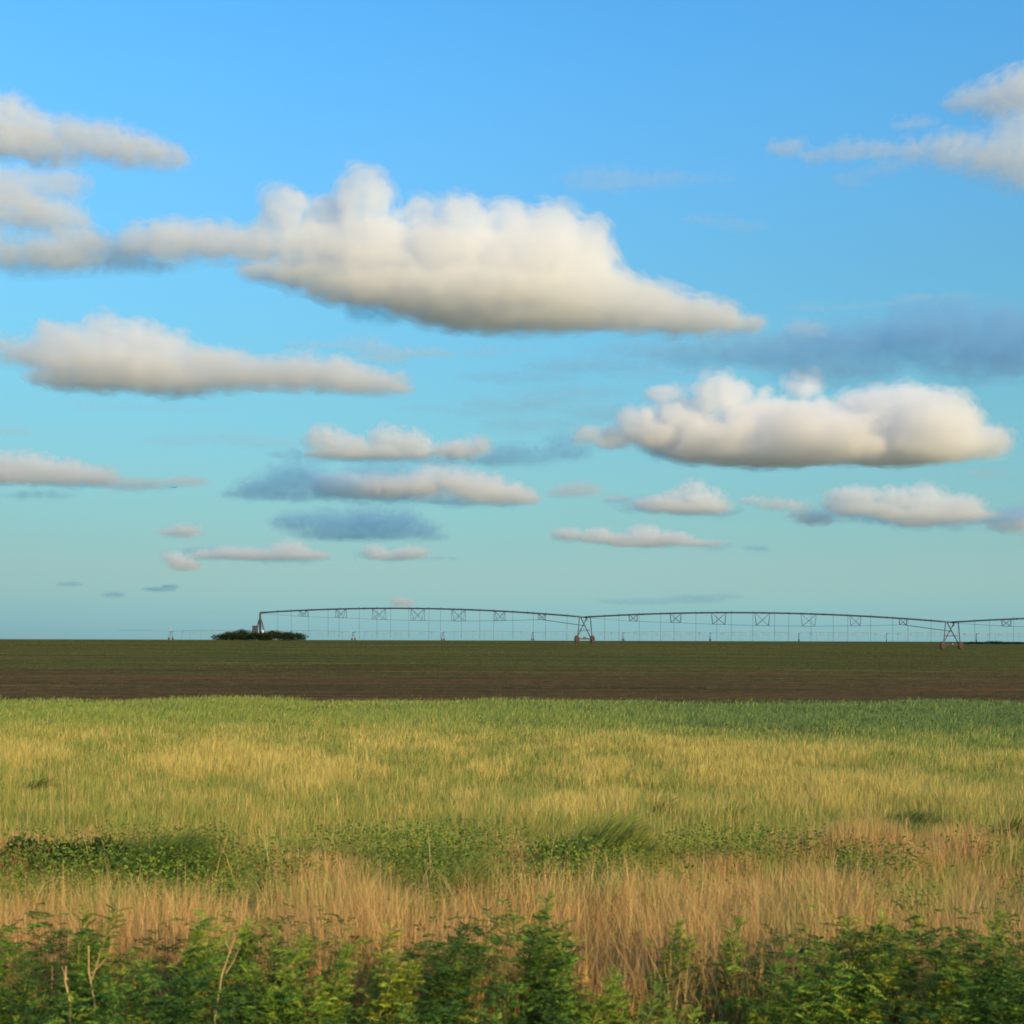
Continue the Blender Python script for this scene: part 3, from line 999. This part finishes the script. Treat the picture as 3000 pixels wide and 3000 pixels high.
ROD_T = [0.0, 0.14, 0.26, 0.38, 0.50, 0.625, 0.75, 0.875, 1.0]
ROD_D = [0.10, 1.00, 1.40, 1.75, 1.90, 1.82, 1.48, 0.90, 1.30]
BR_W = [0, 0.65, 0.85, 1.1, 1.1, 1.1, 0.8, 0.55]


def span_parts(root, A, B, bow, rp, detail=True, hose_gap=2.75, hose_r=0.02, rod_r=0.016, strut_r=0.032, truss_w=0.8, hoses=True, steel=None):
    """Everything between two supports; A, B = pipe ends relative to root."""
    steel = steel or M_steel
    A, B = Vector(A), Vector(B)
    u = (B - A)
    length = Vector((u.x, u.y, 0)).length
    uh = Vector((u.x, u.y, 0)).normalized()
    nrm = Vector((-uh.y, uh.x, 0))

    def pipe(t):
        p = A.lerp(B, t)
        p.z += bow * 4 * t * (1 - t)
        return p

    def rod(t, side):
        d = float(np.interp(t, ROD_T, ROD_D))
        off = truss_w * float(np.interp(t, [0, 0.14, 0.86, 1], [0.1, 1, 1, 0.5]))
        return pipe(t) + nrm * (side * off) - Vector((0, 0, d))

    mb = MB()
    k = 28
    mb.tube([pipe(i / k) for i in range(k + 1)], rp, 10)
    for i in range(1, 6):                                            # joint flanges
        c = pipe(i / 6)
        mb.lathe(c - uh * 0.05, uh, [(0, rp * 1.0), (0.0, rp * 1.45), (0.1, rp * 1.45), (0.1, rp * 1.0)], 12)
    mb.build('span_pipe', steel, root, True)
    for side in (-1, 1):
        mb = MB()
        pts = [rod(t, side) for t in ROD_T[:-1]]
        mb.tube(pts, rod_r, 6)
        mb.tube([rod(ROD_T[-2], side), rod(1.0, side)], max(rod_r * 2.4, 0.045), 6)   # stiff end member down to the tower
        mb.build('truss_rod', steel, root)
    for i in range(1, 8):
        t = ROD_T[i]
        hw = BR_W[i] / length
        mb = MB()
        for side in (-1, 1):
            a0, a1 = pipe(t - hw), pipe(t + hw)
            b0, b1 = rod(t - hw * 0.8, side), rod(t + hw * 0.8, side)
            mb.tube([a0, b0], strut_r, 6)
            mb.tube([a1, b1], strut_r, 6)
            if detail:
                mb.tube([a0, b1], strut_r * 0.75, 6)
                mb.tube([a1, b0], strut_r * 0.75, 6)
            mb.tube([b0, b1], strut_r * 0.8, 6)
        mb.tube([rod(t - hw * 0.8, -1), rod(t - hw * 0.8, 1)], strut_r, 6)
        mb.tube([rod(t + hw * 0.8, -1), rod(t + hw * 0.8, 1)], strut_r, 6)
        mb.build('truss_brace', steel, root)
    if hoses:
        nh = int(length / hose_gap)
        for i in range(1, nh):
            t = (i + 0.15 * math.sin(i * 2.1)) / nh
            p = pipe(t)
            sd_ = -1 if i % 2 else 1
            gzr = gz(root.location.x + p.x, root.location.y + p.y) - root.location.z
            end = gzr + 0.75 + 0.12 * math.sin(i * 1.7)
            q0 = p + nrm * (sd_ * 0.28)
            mb = MB()
            mb.tube([p + Vector((0, 0, rp * 0.7)), p + nrm * (sd_ * 0.12) + Vector((0, 0, rp + 0.16)), q0 + Vector((0, 0, rp + 0.08)), Vector((q0.x, q0.y, p.z - 0.3)),
                     Vector((q0.x + 0.02 * math.sin(i), q0.y, end))], hose_r, 6)
            e = Vector((q0.x + 0.02 * math.sin(i), q0.y, end))
            mb.lathe(e - Vector((0, 0, 0.22)), (0, 0, 1), [(0, hose_r), (0.02, hose_r * 2.6), (0.05, hose_r * 2.6), (0.09, hose_r * 1.4), (0.20, hose_r * 1.6), (0.24, hose_r)], 10)
            mb.build('drop_hose', M_hose, root)
    return pipe


def drive_tower(root, P, yaw, base, far=False, steel=None):
    steel = steel or M_steel
    """P: pipe point; yaw: direction of the wheel base; base: half distance between wheels; all relative to root."""
    P = Vector(P)
    gzw = gz(root.location.x + P.x, root.location.y + P.y) - root.location.z
    t = bpy.data.objects.new('drive_tower', None)
    t.location = (P.x, P.y, gzw)
    t.rotation_euler = (0, 0, yaw)
    link(t, root)
    H = P.z - gzw
    wr = 0.58
    lr = 0.07 if not far else 0.055
    for sx_ in (-1, 1):
        for k in (0, 1):
            mb = MB()
            topx = sx_ * (base * 0.72 if k == 0 else -base * 0.40)
            mb.tube([(topx, 0.10 if k else -0.10, H - 0.05), (sx_ * base * 0.93, 0.10 if k else -0.10, wr + 0.12)], lr, 8)
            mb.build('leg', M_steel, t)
    mb = MB()
    mb.tube([(-base * 0.93, 0, wr + 0.05), (base * 0.93, 0, wr + 0.05)], 0.09, 8)
    mb.build('base_beam', steel, t)
    mb = MB()
    mb.tube([(-base * 0.7, 0, H * 0.5), (base * 0.7, 0, H * 0.5)], lr * 0.7, 8)
    mb.build('cross_tie', steel, t)
    mb = MB()
    mb.box((0.1, 0, wr + 0.22), (0.34, 0.26, 0.26))
    mb.lathe((0.27, 0, wr + 0.2), (1, 0, 0), [(0, 0.09), (0.3, 0.09), (0.32, 0.05)], 12)
    mb.build('drive_motor', M_rim, t)
    mb = MB()
    mb.box((0.35, -0.18, H - 0.35), (0.3, 0.2, 0.42))
    mb.box((0.35, -0.285, H - 0.35), (0.25, 0.012, 0.36))
    mb.build('tower_box', M_steel_light, t)
    for sx_ in (-1, 1):
        mb = MB()
        c = (sx_ * base, -0.20, wr)
        mb.lathe(c, (0, 1, 0), [(-0.02, 0.34), (-0.03, 0.47), (0.02, 0.545), (0.10, 0.572), (0.18, 0.572), (0.25, 0.545), (0.29, 0.47), (0.28, 0.34)], 40, 0)
        for i in range(20):                                          # chevron lugs
            a = 2 * math.pi * i / 20
            for s_ in (0, 1):
                p0 = Vector((c[0] + math.cos(a + 0.08) * 0.56, c[1] + 0.13, c[2] + math.sin(a + 0.08) * 0.56))
                p1 = Vector((c[0] + math.cos(a - 0.08) * 0.545, c[1] + (0.02 if s_ else 0.25), c[2] + math.sin(a - 0.08) * 0.545))
                mb.tube([p0, p1], 0.03, 5, 0)
        mb.lathe(c, (0, 1, 0), [(0.02, 0.05), (0.02, 0.12), (0.06, 0.30), (0.01, 0.37), (0.25, 0.37), (0.21, 0.30), (0.20, 0.10), (0.20, 0.05)], 32, 1)
        mb.build('wheel', [M_tyre, M_rim], t, True)
    return t


# pipe points of the near machine: centre, then the supports it meets on its way to the right
P0 = at(762, 1795, 219.0)
P1 = at(1712, 1808, 207.0)
P2 = at(2787, 1823, 195.0)
P3 = P2 + (P2 - P1)
P3.z = gz(P3.x, P3.y) + 3.9
root = empty('irrigation_pivot', (P0.x, P0.y, gz(P0.x, P0.y)))
tag(root, 'nearer centre pivot irrigation machine of bowed trussed pipe spans on wheeled towers', 'irrigation machine')
O = root.location.copy()
pts = [p - O for p in (P0, P1, P2, P3)]
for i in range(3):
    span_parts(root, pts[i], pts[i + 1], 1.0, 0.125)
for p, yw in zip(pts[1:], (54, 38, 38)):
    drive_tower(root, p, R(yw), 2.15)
# the fixed stand in the middle of the circle
H = pts[0].z
mb = MB()
for sx_, sy_ in ((-1, -1), (1, -1), (1, 1), (-1, 1)):
    mb.tube([(sx_ * 0.95, sy_ * 0.95, -0.05), (sx_ * 0.22, sy_ * 0.22, H * 0.72)], 0.06, 8)
for z in (0.25, 0.5):
    r_ = 0.95 + (0.22 - 0.95) * z / 0.72
    for a, b in (((-1, -1), (1, -1)), ((1, -1), (1, 1)), ((1, 1), (-1, 1)), ((-1, 1), (-1, -1))):
        mb.tube([(a[0] * r_, a[1] * r_, z * H), (b[0] * r_, b[1] * r_, z * H)], 0.035, 6)
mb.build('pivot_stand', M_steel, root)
mb = MB()
mb.tube([(0, 0, 0.0), (0, 0, H - 0.25), (0.04, 0, H - 0.06), (0.18, -0.02, H), (0.6, -0.1, H)], 0.16, 14)
mb.lathe((0, 0, H * 0.74), (0, 0, 1), [(0, 0.16), (0, 0.27), (0.12, 0.27), (0.12, 0.16)], 16)
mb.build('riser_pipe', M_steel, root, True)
mb = MB()
mb.box((-0.62, -1.0, 1.75), (0.85, 0.35, 1.15))
mb.box((-0.62, -1.185, 1.75), (0.74, 0.02, 1.02))
mb.box((-0.62, -1.0, 2.36), (0.95, 0.45, 0.05))
mb.build('control_panel', M_panel, root)
mb = MB()
mb.box((0.62, -0.9, 1.35), (0.34, 0.25, 0.62))
mb.box((0.62, -1.035, 1.35), (0.26, 0.02, 0.5))
mb.tube([(0.62, -0.9, 1.04), (0.62, -0.9, 0.0)], 0.04, 8)
mb.build('meter_box', M_white, root)

# the farther machine, seen small along the skyline
FD = 615.0
fx = [500, 765, 1035, 1297, 1560, 1825, 2080, 2340, 2597, 2860, 3130]
a_ = at(500, 1850, FD)
root2 = empty('irrigation_pivot', (a_.x, a_.y, gz(a_.x, a_.y)))
tag(root2, 'farther centre pivot irrigation machine, tiny and faint along the whole skyline', 'irrigation machine')
O2 = root2.location.copy()
fp = []
for px in fx:
    p = at(px, 1850, FD)
    p.z = gz(p.x, p.y) + 3.9
    fp.append(p - O2)
for i in range(len(fp) - 1):
    span_parts(root2, fp[i], fp[i + 1], 0.5, 0.10, True, hose_gap=4.2, hose_r=0.025, strut_r=0.03, steel=M_steel_light)
ov = fp[0] + Vector((-24.0, 0, 0.4))
mb = MB()
mb.tube([fp[0], fp[0] + Vector((-12, 0, 0.35)), ov], 0.055, 8)
mb.tube([fp[0] + Vector((0, 0, 1.6)), fp[0] + Vector((-12, 0, 0.4))], 0.03, 6)
mb.tube([fp[0], fp[0] + Vector((0, 0, 2.2))], 0.06, 6)
mb.build('end_boom', M_steel_light, root2)
for p in fp:
    drive_tower(root2, p, R(74), 1.8, True, M_steel_light)
# ------------------------------------------------------------------ plants that stand apart
M_stem = simple_mat('green_stem', (0.17, 0.20, 0.045), 0.6, 0, 0.25, 30)
M_dry = simple_mat('dry_stem', (0.42, 0.29, 0.13), 0.75, 0, 0.25, 30)
M_wood = simple_mat('shrub_twig', (0.10, 0.075, 0.05), 0.9, 0, 0.3, 20)


def weed(px, pytop, dist, spread, label, stems=5, lean=0.28, pal=None, seed=0, leafy=1.0, group='green weeds along the near edge'):
    """A bushy weed: arching stems set with drooping feather-like leaves of narrow leaflets."""
    r_ = np.random.default_rng(500 + seed)
    top = at(px, pytop, dist)
    bx = top.x - lean * 0.35 * spread
    base = Vector((bx, dist, gz(bx, dist) - 0.02))
    H = max(0.25, top.z - base.z) * 1.06
    root = empty('leafy_weed', base)
    tag(root, label, 'weed', group)
    mb = MB()
    P, D, LN, WD, C = [], [], [], [], []
    pal = np.array(pal)
    for s in range(stems):
        h = H * (1.0 if s == 0 else r_.uniform(0.62, 0.97))
        a = r_.random() * 6.28
        reach = spread * 0.5 * (0.25 if s == 0 else r_.uniform(0.3, 0.9))
        ex, ey = math.cos(a) * reach + lean * h * 0.5, math.sin(a) * reach * 0.8
        pts = []
        for i in range(9):
            f = i / 8
            pts.append(Vector((ex * f ** 1.4 + 0.012 * math.sin(7 * f + s), ey * f ** 1.4, h * (f - 0.05 * f * f))))
        mb.tube(pts, 0.0085, 6, 0, 0.0025)
        nodes = int(72 * leafy * h / 0.7)
        for k in range(nodes):
            f = 0.16 + 0.84 * (k + r_.random()) / nodes
            i = min(7, int(f * 8))
            p = pts[i].lerp(pts[i + 1], f * 8 - i)
            az = k * 2.4 + r_.normal() * 0.5
            el = r_.normal(0.35 + 0.5 * f, 0.3)
            d = np.array([math.cos(az) * math.cos(el) + 0.35 * lean / 0.28, math.sin(az) * math.cos(el), math.sin(el)])
            d /= np.linalg.norm(d)
            L_ = (0.115 - 0.06 * f) * r_.uniform(0.7, 1.3) * (0.7 + 0.5 * H)
            col = pal[r_.integers(len(pal))] * r_.uniform(0.8, 1.25)
            side = np.cross(d, [0, 0, 1.0])
            side /= max(1e-6, np.linalg.norm(side))
            npair = 8
            q0 = np.array(p)
            for j in range(npair):
                g = (j + 1) / npair
                pos = q0 + d * L_ * g + np.array([0, 0, -0.28 * L_ * g * g])
                for sd_ in (-1, 1):
                    ld = d * 0.75 + side * sd_ * 0.85 + np.array([0, 0, -0.10 - 0.25 * g + r_.normal() * 0.18])
                    P.append(pos)
                    D.append(ld / np.linalg.norm(ld))
                    LN.append(L_ * (0.50 - 0.22 * g) * r_.uniform(0.75, 1.25))
                    WD.append(L_ * 0.058 * r_.uniform(0.7, 1.3))
                    C.append(col * r_.uniform(0.88, 1.12))
            mb.tube([Vector(q0), Vector(q0 + d * L_ * 0.5 + np.array([0, 0, -0.07 * L_])), Vector(q0 + d * L_ + np.array([0, 0, -0.28 * L_]))], 0.0022, 4, 0, 0.001, caps=False)
    mb.build('stem', M_stem, root)
    leaves_obj('foliage', np.array(P), np.array(D), np.array(LN), np.array(WD), np.clip(np.array(C), 0.004, 0.9), root)
    return root


YEL = [(0.38, 0.46, 0.055), (0.45, 0.50, 0.06), (0.29, 0.39, 0.05), (0.35, 0.44, 0.055), (0.50, 0.45, 0.10)]
MID = [(0.20, 0.35, 0.045), (0.26, 0.40, 0.05), (0.16, 0.29, 0.04), (0.34, 0.44, 0.06)]
GAP_SHADE = [(0.065, 0.14, 0.030), (0.09, 0.175, 0.034), (0.045, 0.10, 0.026)]  # darkened greens: shade of the gaps between weeds, put into leaf colour
DEEP = [(0.13, 0.26, 0.04), (0.18, 0.32, 0.046), (0.10, 0.20, 0.034), (0.23, 0.35, 0.05)]
WEEDS = [
    (15, 2775, 5.9, 0.45, 'weed cut off by the left edge of the picture, pale at its tips', DEEP),
    (255, 2668, 6.1, 0.62, 'broad weed near the left edge whose top tips sweep right over dry grass', DEEP),
    (520, 2705, 6.0, 0.50, 'rounded weed between the broad left weed and the pale leaning dry stem', MID),
    (688, 2722, 6.2, 0.24, 'slight weed with a single dark tip just behind the pale leaning dry stem', MID),
    (800, 2742, 5.9, 0.46, 'leafy weed just right of the pale leaning dry stem', MID),
    (960, 2775, 5.8, 0.40, 'low weed in the hollow between two taller weeds left of centre', MID),
    (1110, 2738, 5.9, 0.46, 'bright green weed standing left of the dark tipped weed at centre', YEL),
    (1305, 2735, 6.1, 0.40, 'dark tipped weed left of the tallest weed at centre', DEEP),
    (1535, 2636, 6.2, 0.56, 'tallest weed, a spray of thin upright shoots near the centre', MID),
    (1640, 2775, 6.0, 0.40, 'dark weed spreading right below the tallest weed at centre', DEEP),
    (1800, 2868, 5.9, 0.36, 'low thin weed in the gap of dry grass right of centre', MID),
    (1722, 2868, 5.7, 0.34, 'low weed among dry stems at the left side of the dry grass gap', MID),
    (1880, 2905, 5.5, 0.36, 'small weed at the very bottom of the dry grass gap', DEEP),
    (1965, 2712, 6.4, 0.32, 'sparse weed with ragged side shoots right of the dry grass gap', MID),
    (2120, 2705, 6.4, 0.28, 'narrow upright weed beside a bent straw on the right', MID),
    (2260, 2830, 5.9, 0.44, 'squat weed between the narrow upright weed and the tall pointed one', MID),
    (2400, 2752, 6.1, 0.34, 'weed with dark ragged leaves against dry grass, left of the tall pointed weed', DEEP),
    (2520, 2688, 6.1, 0.42, 'tall pointed weed with a hooked dark tip on the right', YEL),
    (2640, 2702, 6.3, 0.36, 'thin topped weed just right of the tall pointed weed', YEL),
    (2740, 2775, 5.9, 0.40, 'yellowish weed in front of reddish dry grass on the right', YEL),
    (2895, 2688, 6.0, 0.50, 'tall yellow green weed with a thick forked stem near the right edge', YEL),
    (2990, 2735, 5.8, 0.44, 'dense dark weed cut off by the right edge of the picture', DEEP),
]
for i, (px, py, d, sp, lab, pal) in enumerate(WEEDS):
    weed(px, py, d, sp, lab, stems=5 if sp > 0.38 else 3, pal=pal, seed=i)

# the thick undergrowth of the same weed right at the bottom of the picture
P, D, LN, WD, C = [], [], [], [], []
n = 20000
xu = (rng.random(n) - 0.5) * 7.4
xu = np.where(rng.random(n) < 0.2, np.sign(xu) * (2.6 + 3.6 * rng.random(n)), xu)
yu = 4.95 + 1.55 * rng.random(n)
pxu = 1500 + FPX * xu / yu
gap = smooth01(pxu, 1650, 1720) * (1 - smooth01(pxu, 1860, 1960))
gap2 = smooth01(pxu, 2020, 2080) * (1 - smooth01(pxu, 2200, 2300)) * 0.5
hmax = 0.60 * (0.55 + 0.75 * fbm(np.column_stack([xu * 2.2, yu * 2.2]), 3)) * (1 - 0.5 * gap - 0.35 * gap2)
clump = fbm(np.column_stack([xu * 1.5, yu * 1.5]) + 33, 3)
hmax = hmax * (0.55 + 0.6 * smooth01(clump, 0.36, 0.6))
keep = rng.random(n) < (1 - 0.45 * gap) * (0.10 + 0.90 * smooth01(clump, 0.38, 0.55))
xu, yu, hmax = xu[keep], yu[keep], hmax[keep]
for x, y, h in zip(xu, yu, hmax):
    z = gz(x, y) + h * rng.random() ** 0.6
    az = rng.random() * 6.28
    d = np.array([math.cos(az) + 0.4, math.sin(az), rng.normal(0.5, 0.4)])
    d /= np.linalg.norm(d)
    side = np.cross(d, [0, 0, 1.0])
    side /= max(1e-6, np.linalg.norm(side))
    L_ = rng.uniform(0.05, 0.10)
    pal = (GAP_SHADE, DEEP, GAP_SHADE, MID)[int(4 * vnoise(np.array([[x * 3, y * 3]]))[0]) % 4]
    col = np.array(pal[rng.integers(len(pal))]) * rng.uniform(0.75, 1.2)
    for j in range(5):
        g_ = (j + 1) / 5
        pos = np.array([x, y, z]) + d * L_ * g_ + np.array([0, 0, -0.3 * L_ * g_ * g_])
        for sd_ in (-1, 1):
            ld = d * 0.75 + side * sd_ * 0.85 + np.array([0, 0, -0.1 - 0.25 * g_ + rng.normal() * 0.18])
            P.append(pos)
            D.append(ld / np.linalg.norm(ld))
            LN.append(L_ * (0.5 - 0.2 * g_))
            WD.append(L_ * 0.08)
            C.append(col)
o = leaves_obj('weed_undergrowth', np.array(P), np.array(D), np.array(LN), np.array(WD), np.clip(np.array(C), 0.004, 0.9))
tag(o, 'dark green undergrowth of weeds along the bottom of the picture', 'undergrowth', kind='stuff')


def dry_stem(px0, py0, px1, py1, dist, r, label, twigs=(), seed=0):
    a = at(px0, py0, dist)
    b = at(px1, py1, dist + 0.05)
    base = Vector((a.x, dist, gz(a.x, dist)))
    root = empty('dry_stalk', base)
    tag(root, label, 'stalk', 'dry stalks')
    mb = MB()
    mid = (a + b) / 2 + Vector((-0.012, 0, 0.01))
    mb.tube([Vector((0, 0, -0.02)), a - base, mid - base, b - base], r, 7, 0, r * 0.45)
    mb.build('stem', M_dry, root)
    if twigs:
        mb = MB()
        for (f, ex, ey) in twigs:
            s = a.lerp(b, f) - base
            mb.tube([s, s + Vector((ex * 0.6, 0.01, ey * 0.5)), s + Vector((ex, 0.02, ey))], r * 0.5, 5, 0, r * 0.2)
        mb.build('twig', M_dry, root)
    return root


dry_stem(632, 2985, 690, 2745, 5.45, 0.0048, 'pale leaning dry stem in front of the weeds left of centre', ((0.55, 0.05, 0.10), (0.8, -0.03, 0.07)))
dry_stem(208, 2935, 196, 2830, 5.5, 0.006, 'short thick brown dry stalk among the broad left weed', ((0.6, -0.03, 0.05),))
dry_stem(280, 2935, 262, 2770, 5.55, 0.005, 'upright tan dry stalk at the right side of the broad left weed', ((0.5, 0.06, 0.07), (0.4, 0.03, 0.12)))
dry_stem(1885, 2790, 1878, 2650, 7.0, 0.0045, 'pale straight dry stalk standing in dry grass right of centre', ((0.7, -0.04, 0.09), (0.5, 0.03, 0.08)))
dry_stem(2445, 2600, 2448, 2490, 8.4, 0.005, 'pale stalk rising from green grass right of centre, above the pointed weed', ((0.6, 0.02, 0.06),))
dry_stem(2192, 2800, 2165, 2742, 6.6, 0.005, 'bent tan straw with a hooked tip beside the narrow upright weed', ((0.95, -0.03, 0.02),))
dry_stem(2962, 2470, 2960, 2365, 11.6, 0.006, 'tall lone straw near the right edge in the middle of the meadow', ((0.6, 0.03, 0.08),))
dry_stem(2660, 2455, 2658, 2395, 11.6, 0.006, 'shorter lone straw left of the tall lone straw', ((0.7, -0.02, 0.05),))
for k, (x, y0, y1) in enumerate(((150, 2330, 2262), (186, 2325, 2240), (206, 2330, 2248))):
    dry_stem(x, y0, x - 2, y1, 14.0, 0.0045, ('lowest and leftmost of three pale straws far left in the meadow', 'middle of three pale straws far left in the meadow',
             'rightmost of three pale straws far left in the meadow')[k], ((0.7, 0.02, 0.06),))


def tuft(px, py, dist, wpx, h, label, pal, n=420, lean=0.35, name='grass_clump', seed=0, cat='grass clump', ldir=0.0):
    """A clump of long blades from one base, things one could dig up."""
    c = at(px, py, dist)
    base = Vector((c.x, dist, gz(c.x, dist)))
    root = empty(name, base)
    tag(root, label, cat)
    w_ = wpx / FPX * dist
    x = np.clip(rng.normal(0, 0.30, n), -0.55, 0.55) * w_
    y = np.clip(rng.normal(0, 0.22, n), -0.4, 0.4) * w_
    z0 = ground_z(x + base.x, y + base.y) - base.z - 0.02
    hh = h * (0.45 + 0.65 * rng.random(n)) * np.exp(-(x / w_) ** 2 * 1.6)
    blades('blades', x, y, hh, np.maximum(0.006, dist * 0.0006) * (0.7 + 0.6 * rng.random(n)), np.abs(rng.normal(lean, 0.2, n)), rng.normal(ldir, 0.6, n), pick(pal, n, 0.2), z0=z0, parent=root, curve=0.8)
    return root


LUSH = [(0.15, 0.22, 0.04), (0.19, 0.25, 0.045), (0.12, 0.18, 0.035)]
DUSK = [(0.12, 0.16, 0.034), (0.16, 0.20, 0.038), (0.09, 0.12, 0.03)]
tuft(430, 2440, 11.0, 330, 0.62, 'long green grass bent over to the right beside the dark hollow on the left', LUSH, 1500, 0.85)
tuft(1745, 2390, 12.0, 240, 0.60, 'yellow green grass clump bent right near the middle of the meadow', [(0.24, 0.28, 0.05), (0.2, 0.26, 0.05)], 900, 0.8)
tuft(2240, 2740, 7.2, 230, 0.62, 'soft green grass clump rising behind the squat weed on the right', [(0.19, 0.22, 0.045), (0.22, 0.25, 0.05)], 900, 0.3)
tuft(1330, 2480, 9.8, 220, 0.60, 'fine pale green grass clump bent right, left of the round dark bush', [(0.24, 0.27, 0.055), (0.2, 0.25, 0.05)], 800, 0.7)
tuft(2640, 2345, 14.3, 170, 0.34, 'dark green sedge tuft lying low on the right of the meadow', DUSK, 800, 0.8, 'sedge_tuft', cat='sedge')
tuft(1930, 2250 + 60, 15.0, 90, 0.36, 'little dark tuft a short way left of the low sedge tuft', DUSK, 170, 0.5, 'sedge_tuft', cat='sedge')
tuft(2135, 2320, 14.6, 100, 0.36, 'small round dark tuft midway between the round dark bush and the low sedge tuft', DUSK, 200, 0.5, 'sedge_tuft', cat='sedge')
tuft(110, 2230, 17.5, 90, 0.30, 'dark flat tuft far out near the left edge', DUSK, 160, 0.7, 'sedge_tuft', cat='sedge')
tuft(2960, 2375, 13.4, 80, 0.40, 'dark tuft at the foot of the tall lone straw by the right edge', DUSK, 320, 0.4, 'sedge_tuft', cat='sedge')


def leaf_bush(name, label, cat, center, size, n, leaf, pal, seed=0, group=None, twig=True, lumps=9):
    """Leaves spread through several lumps over a few branching twigs."""
    r_ = np.random.default_rng(900 + seed)
    base = Vector((center[0], center[1], gz(center[0], center[1])))
    root = empty(name, base)
    tag(root, label, cat, group)
    sx_, sy_, sz_ = size
    C0 = np.column_stack([r_.uniform(-0.8, 0.8, lumps) * sx_ / 2, r_.uniform(-0.6, 0.6, lumps) * sy_ / 2, r_.uniform(0.25, 0.72, lumps) * sz_])
    C0[:, 2] *= 1 - 0.45 * (np.abs(C0[:, 0]) / (sx_ / 2)) ** 2
    k = r_.integers(lumps, size=n)
    v = unit(r_.normal(size=(n, 3))) * (r_.random((n, 1)) ** 0.45)
    P = C0[k] + v * np.array([sx_ * 0.26, sy_ * 0.3, sz_ * 0.30])
    P[:, 2] = np.maximum(P[:, 2], 0.02)
    D = unit(v + r_.normal(size=(n, 3)) * 0.6 + np.array([0, 0, 0.2]))
    pal = np.array(pal)
    lump_tone = r_.uniform(0.75, 1.25, lumps)
    c = pal[r_.integers(len(pal), size=n)] * lump_tone[k][:, None] * r_.uniform(0.8, 1.2, (n, 1))
    if twig:
        mb = MB()
        for q_ in C0:
            mb.tube([Vector((q_[0] * 0.15, q_[1] * 0.15, -0.05)), Vector(q_ * 0.55), Vector(q_)], 0.02 * sz_, 6, 0, 0.006 * sz_)
        mb.build('branches', M_wood, root)
    leaves_obj('foliage', P, D, leaf * r_.uniform(0.7, 1.3, n), leaf * 0.6 * r_.uniform(0.7, 1.3, n), np.clip(c, 0.004, 0.9), root)
    return root


c = at(1640, 2440, 11.6)
leaf_bush('low_bush', 'round dark bush standing in the meadow right of centre', 'bush', (c.x, 11.6), (0.50, 0.4, 0.36), 1000, 0.036, [(0.13, 0.20, 0.036), (0.18, 0.25, 0.042), (0.25, 0.30, 0.05)], 1)
for k, (px, wpx, lab) in enumerate(((80, 130, 'dark leaf clump standing in for shade at the left edge end of the hollow'), (200, 150, 'dark leaf clump standing in for shade in the middle of the left hollow'),
                                    (300, 130, 'dark leaf clump standing in for shade at the right end of the left hollow'))):
    c = at(px, 2460, 11.3)
    leaf_bush('low_bush', lab, 'bush', (c.x, 11.3), (wpx / FPX * 11.3 * 1.2, 0.4, 0.36), 900, 0.06, [(0.030, 0.055, 0.020), (0.045, 0.08, 0.022), (0.06, 0.10, 0.025)], 10 + k)  # near-black leaves added to paint the shadow lying in the hollow

# scrub round the foot of the pivot, and the far bushes on the right of the skyline
SCRUB = [(0.030, 0.050, 0.020), (0.042, 0.065, 0.024), (0.022, 0.038, 0.018)]
for k, (px, wpx, h, lab) in enumerate(((672, 86, 1.25, 'leftmost dark shrub of the row around the pivot foot'), (712, 70, 1.55, 'tallest dark shrub, left of the pivot stand'),
                                       (758, 70, 1.15, 'low dark shrub right under the pivot stand'), (808, 76, 1.40, 'shrub with lighter green tips just right of the pivot stand'),
                                       (855, 72, 1.30, 'rightmost dark shrub of the row around the pivot foot'))):
    p = at(px, 1870, 215.5 + (k % 2) * 1.2)
    leaf_bush('scrub_bush', lab, 'shrub', (p.x, p.y), (wpx / FPX * 216 * 1.1, 2.6, h * 1.15), 2600, 0.20,
              SCRUB if k != 3 else SCRUB + [(0.08, 0.12, 0.03)], 30 + k, 'shrubs around the pivot foot', lumps=14)
for k, (px, wpx, h, lab) in enumerate(((2850, 60, 0.7, 'far low bush on the skyline, left of three near the right edge'), (2905, 80, 0.9, 'far low bush on the skyline, middle of three near the right edge'),
                                       (2965, 60, 0.7, 'far low bush on the skyline, right of three near the right edge'))):
    p = at(px, 1876, 420.0)
    leaf_bush('far_bush', lab, 'shrub', (p.x, p.y), (wpx / FPX * 420, 4.0, h), 900, 0.30, SCRUB, 40 + k, 'far bushes on the skyline', lumps=8)
